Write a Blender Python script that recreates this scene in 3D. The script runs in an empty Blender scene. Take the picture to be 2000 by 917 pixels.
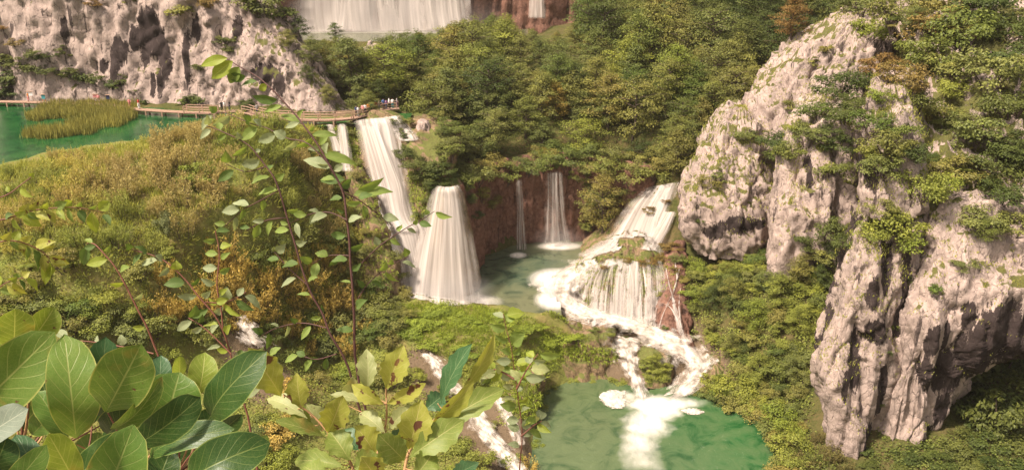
import bpy, math, random
import numpy as np
from mathutils import Vector, Matrix
from mathutils.bvhtree import BVHTree

S = bpy.context.scene
COL = S.collection
rnd = random.Random(7)
rng = np.random.default_rng(11)

# ------------------------------------------------------------------ camera
CAM_Z = 60.0
PITCH = math.radians(20.0)
FPX = 1732.0                      # focal length in pixels of the 2000 px wide photograph
cam = bpy.data.cameras.new('camera')
cam.sensor_width = 36.0
cam.lens = 36.0 * FPX / 2000.0
cam.clip_start = 0.05
cam.clip_end = 2000.0
camo = bpy.data.objects.new('camera', cam)
COL.objects.link(camo)
camo.location = (0, 0, CAM_Z)
camo.rotation_euler = (math.radians(90) - PITCH, 0, 0)
S.camera = camo

# ------------------------------------------------------------------ light
SUN_EL, SUN_AZ = math.radians(57), math.radians(240)     # azimuth clockwise from +Y: behind the camera, to the left
W = bpy.data.worlds.new('World'); S.world = W
W.use_nodes = True
nt = W.node_tree; nt.nodes.clear()
sky = nt.nodes.new('ShaderNodeTexSky'); sky.sky_type = 'NISHITA'
sky.sun_disc = False; sky.sun_elevation = SUN_EL; sky.sun_rotation = SUN_AZ
sky.air_density = 1.0; sky.dust_density = 4.0; sky.ozone_density = 0.6
hs = nt.nodes.new('ShaderNodeHueSaturation'); hs.inputs['Saturation'].default_value = 0.25
tint = nt.nodes.new('ShaderNodeMix'); tint.data_type = 'RGBA'; tint.blend_type = 'MULTIPLY'
tint.inputs['Factor'].default_value = 1.0
tint.inputs['B'].default_value = (1.06, 0.97, 0.89, 1)    # thin warm cloud
bg = nt.nodes.new('ShaderNodeBackground'); bg.inputs['Strength'].default_value = 0.095
wo = nt.nodes.new('ShaderNodeOutputWorld')
nt.links.new(sky.outputs[0], hs.inputs['Color']); nt.links.new(hs.outputs[0], tint.inputs['A'])
nt.links.new(tint.outputs['Result'], bg.inputs['Color']); nt.links.new(bg.outputs[0], wo.inputs['Surface'])
sl = bpy.data.lights.new('sun', 'SUN'); sl.energy = 4.0; sl.angle = math.radians(6); sl.color = (1.0, 0.86, 0.745)
so = bpy.data.objects.new('sun', sl); COL.objects.link(so)
sd = Vector((math.sin(SUN_AZ) * math.cos(SUN_EL), math.cos(SUN_AZ) * math.cos(SUN_EL), math.sin(SUN_EL)))
so.rotation_euler = sd.to_track_quat('Z', 'Y').to_euler(); so.location = (0, 0, 120)
S.view_settings.view_transform = 'Standard'; S.view_settings.look = 'None'
S.view_settings.gamma = 1.0; S.view_settings.use_curve_mapping = False
S.view_settings.exposure = 1.12
S.cycles.max_bounces = 6; S.cycles.transparent_max_bounces = 12
S.cycles.diffuse_bounces = 3; S.cycles.glossy_bounces = 2; S.cycles.transmission_bounces = 3

# ------------------------------------------------------------------ pixel -> place
CT, ST = math.cos(PITCH), math.sin(PITCH)
def ray(px, py):
    u = (px - 1000) / FPX; v = (458.5 - py) / FPX
    return np.array([u, CT + v * ST, -ST + v * CT])
def PZ(px, py, z):                # the point on the ray at height z
    d = ray(px, py); t = (z - CAM_Z) / d[2]
    return np.array([d[0] * t, d[1] * t, z])
def PY(px, py, Y):                # the point on the ray at distance Y
    d = ray(px, py); t = Y / d[1]
    return np.array([d[0] * t, Y, CAM_Z + d[2] * t])

# ------------------------------------------------------------------ noise
def _h(ix, iy, iz, seed):
    h = (ix.astype(np.int64) * 374761393 + iy.astype(np.int64) * 668265263 + iz.astype(np.int64) * 2147483647 + seed * 144665) & 0xffffffff
    h = ((h ^ (h >> 13)) * 1274126177) & 0xffffffff
    h = ((h ^ (h >> 16)) * 2246822519) & 0xffffffff
    return (h ^ (h >> 15)) & 0xffffffff
def vn(p, seed=0):                # value noise, -1..1
    i = np.floor(p).astype(np.int64); f = p - i; f = f * f * f * (f * (f * 6 - 15) + 10)
    r = 0
    for a in (0, 1):
        for b in (0, 1):
            for c in (0, 1):
                w = (f[:, 0] if a else 1 - f[:, 0]) * (f[:, 1] if b else 1 - f[:, 1]) * (f[:, 2] if c else 1 - f[:, 2])
                r = r + w * (_h(i[:, 0] + a, i[:, 1] + b, i[:, 2] + c, seed) / 2147483648.0 - 1)
    return r
def fbm(p, seed=0, o=4, g=0.5):
    r = 0; a = 1; t = 0
    for k in range(o):
        r = r + a * vn(p * (2.03 ** k) + 17.3 * k, seed + k); t += a; a *= g
    return r / t
def ridge(p, seed=0, o=3):
    r = 0; a = 1; t = 0
    for k in range(o):
        r = r + a * (1 - np.abs(vn(p * (2.1 ** k) + 9.1 * k, seed + k)) * 2); t += a; a *= .5
    return r / t
def voro(p, seed=0):
    i = np.floor(p).astype(np.int64)
    f1 = np.full(len(p), 9.); f2 = np.full(len(p), 9.); cid = np.zeros(len(p))
    for a in (-1, 0, 1):
        for b in (-1, 0, 1):
            for c in (-1, 0, 1):
                x, y, z = i[:, 0] + a, i[:, 1] + b, i[:, 2] + c
                q = np.stack([x + _h(x, y, z, seed) / 4294967296., y + _h(x, y, z, seed + 5) / 4294967296., z + _h(x, y, z, seed + 9) / 4294967296.], 1)
                d = np.sqrt(((q - p) ** 2).sum(1)); rv = _h(x, y, z, seed + 3) / 4294967296.
                m = d < f1
                f2 = np.where(m, f1, np.minimum(f2, d)); cid = np.where(m, rv, cid); f1 = np.where(m, d, f1)
    return f1, f2, cid

# ------------------------------------------------------------------ mesh helpers
def mesh_np(name, V, F, mats=(), smooth=True, attrs=None, uv=None, mi=None):
    V = np.asarray(V, dtype=np.float32); F = np.asarray(F, dtype=np.int32)
    me = bpy.data.meshes.new(name)
    n, k = F.shape
    me.vertices.add(len(V)); me.vertices.foreach_set('co', V.ravel())
    me.loops.add(n * k); me.loops.foreach_set('vertex_index', F.ravel())
    me.polygons.add(n); me.polygons.foreach_set('loop_start', np.arange(0, n * k, k, dtype=np.int32))
    if uv is not None:
        l = me.uv_layers.new(name='UVMap'); l.data.foreach_set('uv', np.asarray(uv, np.float32)[F.ravel()].ravel())
    for m in mats: me.materials.append(m)
    me.update(calc_edges=True)
    me.polygons.foreach_set('use_smooth', np.full(n, smooth))
    if mi is not None: me.polygons.foreach_set('material_index', np.asarray(mi, np.int32))
    for a, arr in (attrs or {}).items():
        at = me.attributes.new(a, 'FLOAT', 'POINT'); at.data.foreach_set('value', np.asarray(arr, np.float32))
    me.validate()
    return me
def link(name, me, parent=None, loc=None, rot=None, scale=None):
    o = bpy.data.objects.new(name, me); COL.objects.link(o)
    if parent is not None: o.parent = parent
    if loc is not None: o.location = loc
    if rot is not None: o.rotation_euler = rot
    if scale is not None: o.scale = scale
    return o
def tag(o, label=None, cat=None, group=None, kind=None):
    if label: o['label'] = label
    if cat: o['category'] = cat
    if group: o['group'] = group
    if kind: o['kind'] = kind
    return o
def grid_faces(nu, nv, wrap=False):
    f = []
    a = np.arange(nu * nv).reshape(nv, nu)
    if wrap:
        b = np.roll(a, -1, 1)
        return np.stack([a[:-1], b[:-1], b[1:], a[1:]], -1).reshape(-1, 4)
    return np.stack([a[:-1, :-1], a[:-1, 1:], a[1:, 1:], a[1:, :-1]], -1).reshape(-1, 4)
def grid_normals(V, nu, nv, wrap=False):
    G = V.reshape(nv, nu, 3)
    if wrap: du = np.roll(G, -1, 1) - np.roll(G, 1, 1)
    else: du = np.gradient(G, axis=1)
    dv = np.gradient(G, axis=0)
    N = np.cross(du, dv); N /= np.linalg.norm(N, axis=2, keepdims=True) + 1e-9
    return N.reshape(-1, 3)
def tube(path, radii, k=6):
    path = np.asarray(path, float); n = len(path)
    T = np.gradient(path, axis=0); T /= np.linalg.norm(T, axis=1, keepdims=True) + 1e-9
    up = np.array([0.31, 0.17, 0.93]); A = np.cross(T, up); A /= np.linalg.norm(A, axis=1, keepdims=True) + 1e-9
    B = np.cross(T, A)
    th = np.arange(k) * 2 * math.pi / k
    V = path[:, None, :] + np.asarray(radii)[:, None, None] * (np.cos(th)[None, :, None] * A[:, None, :] + np.sin(th)[None, :, None] * B[:, None, :])
    return V.reshape(-1, 3), grid_faces(k, n, True)
class MB:
    """collects quads into one mesh"""
    def __init__(s): s.V = []; s.F = []; s.M = []; s.n = 0
    def add(s, V, F, m=0):
        V = np.asarray(V, float); F = np.asarray(F)
        s.V.append(V); s.F.append(F + s.n); s.M.append(np.full(len(F), m)); s.n += len(V)
    def tube(s, path, radii, k=6, m=0): s.add(*tube(path, radii, k), m)
    def box(s, c, d, R=None, m=0):
        c = np.array(c, float); d = np.array(d, float) / 2
        v = np.array([[x, y, z] for x in (-1, 1) for y in (-1, 1) for z in (-1, 1)]) * d
        if R is not None: v = v @ np.array(R).T
        s.add(v + c, [[0, 1, 3, 2], [4, 6, 7, 5], [0, 4, 5, 1], [2, 3, 7, 6], [0, 2, 6, 4], [1, 5, 7, 3]], m)
    def mesh(s, name, mats, smooth=True, **k):
        return mesh_np(name, np.concatenate(s.V), np.concatenate(s.F), mats, smooth, mi=np.concatenate(s.M), **k)
def crom(P, n):
    """smooth resample of control rows (k, ...) to n rows"""
    P = np.asarray(P, float); k = len(P)
    t = np.linspace(0, k - 1, n); i = np.clip(t.astype(int), 0, k - 2); f = (t - i).reshape((-1,) + (1,) * (P.ndim - 1))
    p0 = P[np.clip(i - 1, 0, k - 1)]; p1 = P[i]; p2 = P[i + 1]; p3 = P[np.clip(i + 2, 0, k - 1)]
    return p1 + .5 * f * (p2 - p0 + f * (2 * p0 - 5 * p1 + 4 * p2 - p3 + f * (3 * (p1 - p2) + p3 - p0)))

# ------------------------------------------------------------------ materials
class NT:
    def __init__(s, name):
        s.m = bpy.data.materials.new(name); s.m.use_nodes = True; s.t = s.m.node_tree; s.t.nodes.clear()
        s.out = s.n('ShaderNodeOutputMaterial')
    def n(s, typ, **k):
        nd = s.t.nodes.new(typ)
        for a, b in k.items(): setattr(nd, a, b)
        return nd
    def l(s, a, b): s.t.links.new(a, b)
    def set(s, inp, v):
        if hasattr(v, 'is_output'): s.l(v, inp)
        elif isinstance(v, tuple) and len(v) == 3 and inp.type == 'RGBA': inp.default_value = (*v, 1)
        else: inp.default_value = v
    def attr(s, a): return s.n('ShaderNodeAttribute', attribute_name=a).outputs['Fac']
    def mix(s, f, a, b, mode='MIX'):
        nd = s.n('ShaderNodeMix', data_type='RGBA', blend_type=mode)
        s.set(nd.inputs['Factor'], f); s.set(nd.inputs['A'], a); s.set(nd.inputs['B'], b); return nd.outputs['Result']
    def math(s, op, a, b=0.0, c=0.0, clamp=False):
        nd = s.n('ShaderNodeMath', operation=op, use_clamp=clamp)
        s.set(nd.inputs[0], a); s.set(nd.inputs[1], b); s.set(nd.inputs[2], c); return nd.outputs[0]
    def ramp(s, f, lo, hi, a=0.0, b=1.0):
        nd = s.n('ShaderNodeMapRange', clamp=True); s.set(nd.inputs[0], f)
        nd.inputs[1].default_value = lo; nd.inputs[2].default_value = hi; nd.inputs[3].default_value = a; nd.inputs[4].default_value = b
        return nd.outputs[0]
    def coord(s, which='Object', scale=(1, 1, 1)):
        c = s.n('ShaderNodeTexCoord'); m = s.n('ShaderNodeMapping'); m.inputs['Scale'].default_value = scale
        s.l(c.outputs[which], m.inputs['Vector']); return m.outputs[0]
    def noise(s, vec, scale, detail=4, rough=.55, dist=0):
        nd = s.n('ShaderNodeTexNoise'); nd.inputs['Scale'].default_value = scale; nd.inputs['Detail'].default_value = detail
        nd.inputs['Roughness'].default_value = rough; nd.inputs['Distortion'].default_value = dist
        s.l(vec, nd.inputs['Vector']); return nd.outputs['Fac']
    def bump(s, h, strength=.5, dist=.1):
        nd = s.n('ShaderNodeBump'); nd.inputs['Strength'].default_value = strength; nd.inputs['Distance'].default_value = dist
        s.l(h, nd.inputs['Height']); return nd.outputs[0]
    def pbr(s, col, rough=.8, spec=.3, normal=None, trans=None, sss=None):
        b = s.n('ShaderNodeBsdfPrincipled'); s.set(b.inputs['Base Color'], col); s.set(b.inputs['Roughness'], rough)
        b.inputs['Specular IOR Level'].default_value = spec
        if normal is not None: s.l(normal, b.inputs['Normal'])
        return b.outputs[0]
    def finish(s, sh): s.l(sh, s.out.inputs['Surface']); return s.m

def m_rock(name, c1, c2, c3, streak=1.0, green=(.07, .085, .02)):
    t = NT(name)
    o = t.coord()
    base = t.mix(t.ramp(t.noise(o, .35, 5), .35, .65), c1, c2)
    base = t.mix(t.ramp(t.noise(o, 1.7, 6, .65), .45, .75), base, c3)
    base = t.mix(t.ramp(t.noise(o, 6.0, 4, .7), .5, .8, 0, .45), base, tuple(x * .55 for x in c1))
    base = t.mix(t.ramp(t.noise(t.coord('Object', (1, 1, .4)), 2.6, 7, .75, .5), .56, .66, 0, .6), base, tuple(x * .32 for x in c1))
    st = t.coord('Object', (1.1, 1.1, .13))
    sm = t.ramp(t.noise(st, .9, 5, .6, .4), .60, .66, 0, .85 * streak)
    st2 = t.ramp(t.math('ADD', t.math('MULTIPLY', t.attr('stain'), 1.0), t.math('MULTIPLY', t.math('SUBTRACT', t.noise(st, 1.5, 6, .7, .3), .5), 2.6)), .50, .62, 0, .96)
    st2 = t.math('MULTIPLY', st2, t.ramp(t.attr('stain'), .02, .12))
    base = t.mix(t.math('MAXIMUM', sm, st2), base, (.026, .018, .017))
    ms = t.math('ADD', t.attr('moss'), t.math('MULTIPLY', t.math('SUBTRACT', t.noise(o, .55, 5, .6), .5), 1.6))
    mcol = t.mix(t.noise(o, 3.0, 3), green, (.12, .10, .035))
    base = t.mix(t.ramp(ms, .50, .72), base, mcol)
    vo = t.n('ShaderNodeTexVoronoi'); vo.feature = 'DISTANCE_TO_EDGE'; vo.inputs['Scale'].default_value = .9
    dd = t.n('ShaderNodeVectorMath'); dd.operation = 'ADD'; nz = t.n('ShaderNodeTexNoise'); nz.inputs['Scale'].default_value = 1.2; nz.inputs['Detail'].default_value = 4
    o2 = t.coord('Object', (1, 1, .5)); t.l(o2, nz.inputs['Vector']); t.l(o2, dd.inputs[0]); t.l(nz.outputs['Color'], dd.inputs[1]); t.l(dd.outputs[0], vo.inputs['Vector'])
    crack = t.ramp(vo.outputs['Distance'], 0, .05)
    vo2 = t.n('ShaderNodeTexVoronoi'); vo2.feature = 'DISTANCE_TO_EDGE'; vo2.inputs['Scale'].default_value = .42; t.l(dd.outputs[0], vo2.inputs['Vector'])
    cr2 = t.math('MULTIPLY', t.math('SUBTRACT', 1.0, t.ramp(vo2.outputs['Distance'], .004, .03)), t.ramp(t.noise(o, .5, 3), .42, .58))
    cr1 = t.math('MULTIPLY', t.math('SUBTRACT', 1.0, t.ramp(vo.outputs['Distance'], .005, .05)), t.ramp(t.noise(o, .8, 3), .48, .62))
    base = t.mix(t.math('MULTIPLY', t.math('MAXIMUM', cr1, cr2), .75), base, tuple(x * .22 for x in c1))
    h = t.math('ADD', t.math('MULTIPLY', t.noise(o2, 3.0, 8, .72), .8), t.math('MULTIPLY', crack, .28))
    return t.finish(t.pbr(base, .92, .15, t.bump(h, .55, .4)))
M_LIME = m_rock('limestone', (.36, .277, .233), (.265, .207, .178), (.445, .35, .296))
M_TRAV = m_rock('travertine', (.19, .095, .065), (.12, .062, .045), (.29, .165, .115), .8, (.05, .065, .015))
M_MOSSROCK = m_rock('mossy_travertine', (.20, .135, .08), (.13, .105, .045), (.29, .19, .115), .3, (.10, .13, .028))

def m_ground():
    t = NT('forest_floor'); o = t.coord()
    c = t.mix(t.ramp(t.noise(o, .25, 5), .4, .6), (.075, .075, .022), (.11, .085, .035))
    c = t.mix(t.ramp(t.noise(o, 1.5, 4), .45, .7), c, (.05, .06, .015))
    c = t.mix(t.attr('grass'), c, t.mix(t.ramp(t.noise(o, .4, 5), .35, .65), (.14, .16, .035), (.19, .155, .055)))
    c = t.mix(t.attr('bed'), c, t.mix(t.noise(o, 1.5, 4), (.10, .075, .045), (.17, .12, .075)))
    return t.finish(t.pbr(c, .95, .1, t.bump(t.noise(o, 1.2, 6, .7), .8, .5)))
M_GROUND = m_ground()

def m_leaf(name, cols, trans=.35, rough=.55, dark=.55):
    """cols: colours picked per object; 'lv' 0..1 varies per leaf"""
    t = NT(name)
    cols = list(cols) * 2 if len(cols) == 1 else cols
    r = t.n('ShaderNodeObjectInfo').outputs['Random']
    cr = t.n('ShaderNodeValToRGB'); cr.color_ramp.interpolation = 'LINEAR'
    while len(cr.color_ramp.elements) < len(cols): cr.color_ramp.elements.new(.5)
    for i, c in enumerate(cols):
        cr.color_ramp.elements[i].position = i / max(1, len(cols) - 1); cr.color_ramp.elements[i].color = (*c, 1)
    t.l(r, cr.inputs[0])
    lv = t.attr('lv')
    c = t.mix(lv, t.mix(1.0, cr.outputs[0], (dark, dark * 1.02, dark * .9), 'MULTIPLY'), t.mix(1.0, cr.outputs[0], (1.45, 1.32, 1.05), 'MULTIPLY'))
    d = t.pbr(c, rough, .25)
    tr = t.n('ShaderNodeBsdfTranslucent'); t.l(c, tr.inputs[0])
    mx = t.n('ShaderNodeMixShader'); mx.inputs[0].default_value = trans
    t.l(d, mx.inputs[1]); t.l(tr.outputs[0], mx.inputs[2])
    return t.finish(mx.outputs[0])
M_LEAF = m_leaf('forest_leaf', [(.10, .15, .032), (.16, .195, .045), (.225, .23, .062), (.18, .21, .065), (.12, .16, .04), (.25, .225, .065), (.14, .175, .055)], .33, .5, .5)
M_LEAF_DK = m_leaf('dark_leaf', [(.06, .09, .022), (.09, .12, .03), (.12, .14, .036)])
M_LEAF_BR = m_leaf('bright_leaf', [(.19, .25, .042), (.26, .29, .055), (.21, .25, .055)])
M_LEAF_YE = m_leaf('yellow_leaf', [(.33, .22, .04), (.30, .19, .045), (.28, .22, .05)])
M_LEAF_MARSH = m_leaf('marsh_leaf', [(.39, .385, .10), (.43, .38, .13), (.39, .32, .13), (.36, .385, .095), (.47, .43, .12), (.41, .35, .13)], .4, .55, .78)
M_LEAF_RED = m_leaf('rusty_leaf', [(.19, .14, .045), (.20, .16, .05), (.22, .14, .05)])
M_GRASS = m_leaf('grass_blade', [(.34, .365, .085), (.34, .365, .085)], .4, .55, .7)
M_MOSS = m_leaf('moss_blade', [(.27, .345, .05), (.27, .345, .05)], .35)
M_REED = m_leaf('reed_blade', [(.27, .265, .075), (.27, .265, .075)], .3)
def m_plain(name, c, rough=.8, var=.3, spec=.3):
    t = NT(name); o = t.coord()
    return t.finish(t.pbr(t.mix(t.noise(o, 4, 5), tuple(x * (1 - var) for x in c), tuple(min(1, x * (1 + var)) for x in c)), rough, spec, t.bump(t.noise(o, 12, 4), .4, .02)))
M_BARK = m_plain('bark', (.085, .06, .045))
M_WOOD = m_plain('boardwalk_wood', (.31, .20, .14))
M_WOOD_DK = m_plain('rail_wood', (.36, .23, .16))

def m_water(name, shallow, deep, rough, attr='depth', bump=.15, bscale=(1, 1, 1), spec=.45):
    t = NT(name); o = t.coord('Object', bscale)
    n1 = t.noise(o, .30, 6, .62, 1.2); n0 = t.noise(t.coord('Object', (bscale[0], bscale[1] * .45, 1)), 1.3, 5, .6, 1.5)
    c = t.mix(t.attr(attr), shallow, deep)
    c = t.mix(t.ramp(n1, .35, .7, 0, .5), c, tuple(x * 1.5 for x in shallow))
    c = t.mix(t.ramp(n1, .5, .32, 0, .55), c, tuple(x * .45 for x in deep))
    c = t.mix(t.ramp(n0, .62, .80, 0, .16), c, (.40, .40, .31))
    c = t.mix(t.math('MULTIPLY', t.attr('foam'), t.ramp(t.noise(t.coord('Object', (1, .35, 1)), .9, 5, .6, .8), .25, .6, .55, 1), clamp=True), c, (.74, .68, .61))
    h = t.math('ADD', t.noise(o, .9, 5, .6, .8), t.math('MULTIPLY', t.noise(o, 3.2, 3), .5))
    r = t.math('ADD', rough, t.math('MULTIPLY', t.attr('foam'), .5), clamp=True)
    return t.finish(t.pbr(c, r, spec, t.bump(h, bump, .15)))
M_LAKE = m_water('lake_water', (.022, .075, .018), (.004, .048, .014), .12, spec=.14)
M_MID = m_water('mid_pool_water', (.105, .11, .06), (.035, .065, .04), .16)
M_LOW = m_water('plunge_pool_water', (.075, .095, .043), (.007, .078, .018), .10, bump=.3, spec=.28)

def m_fall(name, su=40, thr=(.30, .62), amin=.15, col=(.68, .61, .545), base=None):
    """long thin streaks down the sheet; alpha thins between them and at the edges ('edge' attribute)"""
    t = NT(name)
    uvs = t.coord('UV', (su, 1.1, 1)); uv2 = t.coord('UV', (su * .3, .7, 1))
    uv3 = t.coord('UV', (su * .11, .8, 1)); uv4 = t.coord('UV', (su * 2.6, 2.2, 1))
    f = t.math('ADD', t.math('MULTIPLY', t.noise(uvs, 1.0, 3, .6), .28), t.math('MULTIPLY', t.noise(uv2, 1.0, 3, .5, .3), .32))
    f = t.math('ADD', f, t.math('ADD', t.math('MULTIPLY', t.noise(uv3, 1.0, 3, .5, .4), .32), t.math('MULTIPLY', t.noise(uv4, 1.0, 2, .5), .08)))
    a = t.ramp(f, thr[0], thr[1], amin, 1)
    a = t.math('MULTIPLY', a, t.attr('edge'), clamp=True)
    tone = t.mix(t.ramp(f, thr[0] + .02, thr[1] + .10), tuple(x * .74 for x in col), col)
    d = t.n('ShaderNodeBsdfDiffuse'); t.set(d.inputs[0], tone)
    tl = t.n('ShaderNodeBsdfTranslucent'); t.set(tl.inputs[0], tone)
    m1 = t.n('ShaderNodeMixShader'); m1.inputs[0].default_value = .25; t.l(d.outputs[0], m1.inputs[1]); t.l(tl.outputs[0], m1.inputs[2])
    tp = t.n('ShaderNodeBsdfTransparent')
    mx = t.n('ShaderNodeMixShader'); t.l(a, mx.inputs[0]); t.l(tp.outputs[0], mx.inputs[1]); t.l(m1.outputs[0], mx.inputs[2])
    return t.finish(mx.outputs[0])
M_FALL = m_fall('falling_water', 24, (.38, .57), .30)
M_VEIL = m_fall('thin_falling_water', 30, (.42, .64), .08)
M_DOME = m_fall('dome_veil_water', 30, (.44, .60), .0)
M_GREAT = m_fall('distant_falling_water', 40, (.38, .60), .38)
def m_rapids():
    """foaming rapids: cloudy, faintly drawn out down the flow, ragged where the sheet thins"""
    t = NT('white_water'); o = t.coord(); uv = t.coord('UV', (5, 2.2, 1)); uv2 = t.coord('UV', (16, 4.5, 1))
    n1 = t.noise(o, .9, 6, .62, .6); n2 = t.noise(uv, 1.0, 4, .6, .8); n3 = t.noise(uv2, 1.0, 3, .6, .5)
    f = t.math('ADD', t.math('ADD', t.math('MULTIPLY', n1, .42), t.math('MULTIPLY', n2, .36)), t.math('MULTIPLY', n3, .22))
    a = t.math('SUBTRACT', t.math('MULTIPLY', t.attr('edge'), 1.35), t.ramp(f, .32, .64, .95, .0), clamp=True)
    tone = t.mix(t.ramp(f, .38, .60), (.30, .255, .20), (.60, .54, .475))
    d = t.n('ShaderNodeBsdfDiffuse'); t.set(d.inputs[0], tone); t.l(t.bump(f, .9, .5), d.inputs['Normal'])
    tp = t.n('ShaderNodeBsdfTransparent'); mx = t.n('ShaderNodeMixShader')
    t.l(a, mx.inputs[0]); t.l(tp.outputs[0], mx.inputs[1]); t.l(d.outputs[0], mx.inputs[2])
    return t.finish(mx.outputs[0])
M_STREAM = m_rapids()
# ================================================================== TERRAIN
LAKE_Z, MID_Z, LOW_Z = 29.4, 7.0, 0.0
def poly(z, pts): return np.array([PZ(x, y, z)[:2] for x, y in pts])
LAKE = poly(LAKE_Z, [(-320, 188), (-20, 197), (150, 201), (260, 208), (380, 217), (440, 220), (520, 228), (640, 231), (700, 229), (760, 219), (800, 222),
                     (785, 234), (740, 238), (690, 240), (640, 243), (560, 243), (470, 240), (410, 245), (370, 268), (255, 284), (150, 295), (100, 300), (45, 317), (0, 330), (-60, 352), (-320, 400)])
MID = poly(MID_Z, [(770, 560), (800, 592), (850, 604), (950, 606), (1040, 618), (1085, 612), (1075, 585), (1060, 560), (1075, 540), (1150, 505), (1200, 480), (1190, 462), (1150, 455), (1080, 462), (1000, 480), (945, 500), (920, 540)])
LOW = poly(LOW_Z, [(1030, 930), (1040, 860), (1050, 800), (1060, 765), (1110, 744), (1180, 738), (1225, 748), (1260, 772), (1330, 758), (1370, 768), (1420, 790), (1480, 815), (1510, 850), (1520, 925), (1440, 948), (1200, 955), (1040, 955)])
def sdf(P, poly):                 # negative inside
    n = len(poly); d = np.full(len(P), 1e9); ins = np.zeros(len(P), bool)
    for i in range(n):
        a, b = poly[i], poly[(i + 1) % n]; e = b - a; w = P - a
        t = np.clip((w @ e) / (e @ e + 1e-9), 0, 1); d = np.minimum(d, ((w - t[:, None] * e) ** 2).sum(1))
        c = (a[1] <= P[:, 1]) != (b[1] <= P[:, 1])
        xx = a[0] + (P[:, 1] - a[1]) / (b[1] - a[1] + 1e-12) * e[0]
        ins ^= c & (P[:, 0] < xx)
    return np.sqrt(d) * np.where(ins, -1, 1)
CP = [(0, 335, 29.8), (150, 295, 29.9), (300, 280, 29.9), (420, 255, 29.8), (560, 250, 29.8), (0, 420, 27.5), (200, 400, 27.5), (400, 380, 27.5), (540, 360, 27.2), (620, 300, 28),
      (0, 520, 23.5), (200, 500, 24), (400, 480, 23.5), (540, 450, 22.5), (0, 620, 19), (200, 610, 18.5), (400, 600, 16.5), (560, 590, 13), (680, 560, 11),
      (0, 760, 13.5), (200, 760, 12), (400, 760, 9.5), (600, 760, 7), (740, 640, 8), (0, 900, 10), (300, 900, 7.5), (600, 900, 4), (800, 880, 2.0),
      (-200, 420, 27.5), (-200, 620, 19), (-200, 800, 13),
      (850, 597, 9.2), (950, 622, 8.2), (800, 650, 8), (900, 680, 7), (980, 720, 5.5), (1010, 770, 4), (900, 760, 3), (1130, 660, 5), (1180, 690, 4.2), (1080, 640, 6.6),
      (1400, 500, 10), (1500, 530, 12), (1580, 620, 9.5), (1350, 560, 8.5), (1450, 650, 6), (1560, 520, 14), (1580, 750, 4), (1440, 760, 1.2), (1540, 850, 1), (1580, 905, 1.5), (1700, 900, 2.0), (1850, 880, 3.0), (2000, 890, 3.5), (2200, 860, 5)]
cps = [PZ(*c) for c in CP]
for x in (-12, 8): cps += [np.array(q, float) for q in ((x, 143, 20), (x, 156, 23.5), (x, 175, 28), (x, 200, 31.5), (x, 222, 32), (x, 242, 31.5), (x, 270, 62), (x, 310, 100))]
for x in (27, 45, 70, 110): cps += [np.array(q, float) for q in ((x, 143, 20), (x, 156, 24), (x, 175, 30), (x, 200, 37), (x, 222, 43), (x, 255, 62), (x, 310, 100))]
cps += [np.array(q, float) for q in ((-25, 152, 28.8), (-32, 165, 29.3), (-36, 185, 30), (-38, 205, 30.5), (-36, 225, 30.8), (-20, 150, 27.5), (-58, 165, 34), (-62, 190, 36), (-60, 220, 34), (-75, 165, 45), (-100, 170, 50), (-150, 175, 50),
        (-100, 220, 55), (-150, 260, 80), (-60, 300, 95), (-100, 145, 29), (-160, 150, 29), (60, 120, 14), (80, 120, 20), (110, 110, 25), (70, 100, 6), (110, 90, 8),
        (0, 60, 3), (40, 60, 0), (-40, 60, 9), (80, 60, 8), (-90, 70, 16), (-150, 90, 22), (0, 30, 4), (60, 30, 4), (-60, 30, 10), (-150, 30, 18), (120, 40, 12), (0, -15, 20), (100, -15, 20), (-100, -15, 25), (-160, 120, 28))]
cps = np.array(cps)
def tps_fit(P, z, lam=1.5):
    n = len(P); d2 = ((P[:, None] - P[None]) ** 2).sum(2); K = .5 * d2 * np.log(d2 + 1e-6)
    A = np.zeros((n + 3, n + 3)); A[:n, :n] = K + lam * np.eye(n); A[:n, n] = 1; A[:n, n + 1:] = P; A[n:, :n] = A[:n, n:].T
    return np.linalg.solve(A, np.r_[z, 0, 0, 0])
_w = tps_fit(cps[:, :2], cps[:, 2])
def tps(Q):
    out = np.zeros(len(Q))
    for s in range(0, len(Q), 20000):
        q = Q[s:s + 20000]; d2 = ((q[:, None] - cps[None, :, :2]) ** 2).sum(2)
        out[s:s + 20000] = (.5 * d2 * np.log(d2 + 1e-6)) @ _w[:-3] + _w[-3] + q @ _w[-2:]
    return out

# white water running down to the plunge pool: rows (left px, left py, right px, right py, distance)
CASC = [(1256, 366, 1330, 352, 142), (1248, 376, 1326, 362, 140.5), (1222, 402, 1318, 392, 138), (1202, 432, 1304, 430, 135), (1172, 470, 1298, 474, 131), (1120, 500, 1302, 500, 128.3)]
CASC2 = [(1150, 482, 1300, 492, 129), (1094, 508, 1250, 514, 127), (1032, 545, 1185, 540, 123.5), (1036, 580, 1152, 575, 119.8), (1074, 608, 1186, 606, 117), (1116, 634, 1280, 622, 114.4), (1180, 658, 1344, 638, 112.6),
         (1236, 678, 1374, 656, 111), (1284, 700, 1402, 684, 109.2), (1306, 732, 1404, 710, 107), (1278, 768, 1390, 744, 104.2), (1232, 800, 1350, 782, 101.2)]
BACK = [(1158, 646, 1268, 664, 112.8), (1168, 668, 1268, 676, 111.2), (1190, 694, 1262, 692, 109.2), (1208, 724, 1262, 722, 106.4), (1222, 758, 1272, 756, 103.6), (1232, 796, 1284, 790, 100.8)]
LEFTS = [(432, 612, 500, 616, 95), (446, 650, 520, 650, 93), (470, 690, 560, 685, 91.5)]
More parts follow.
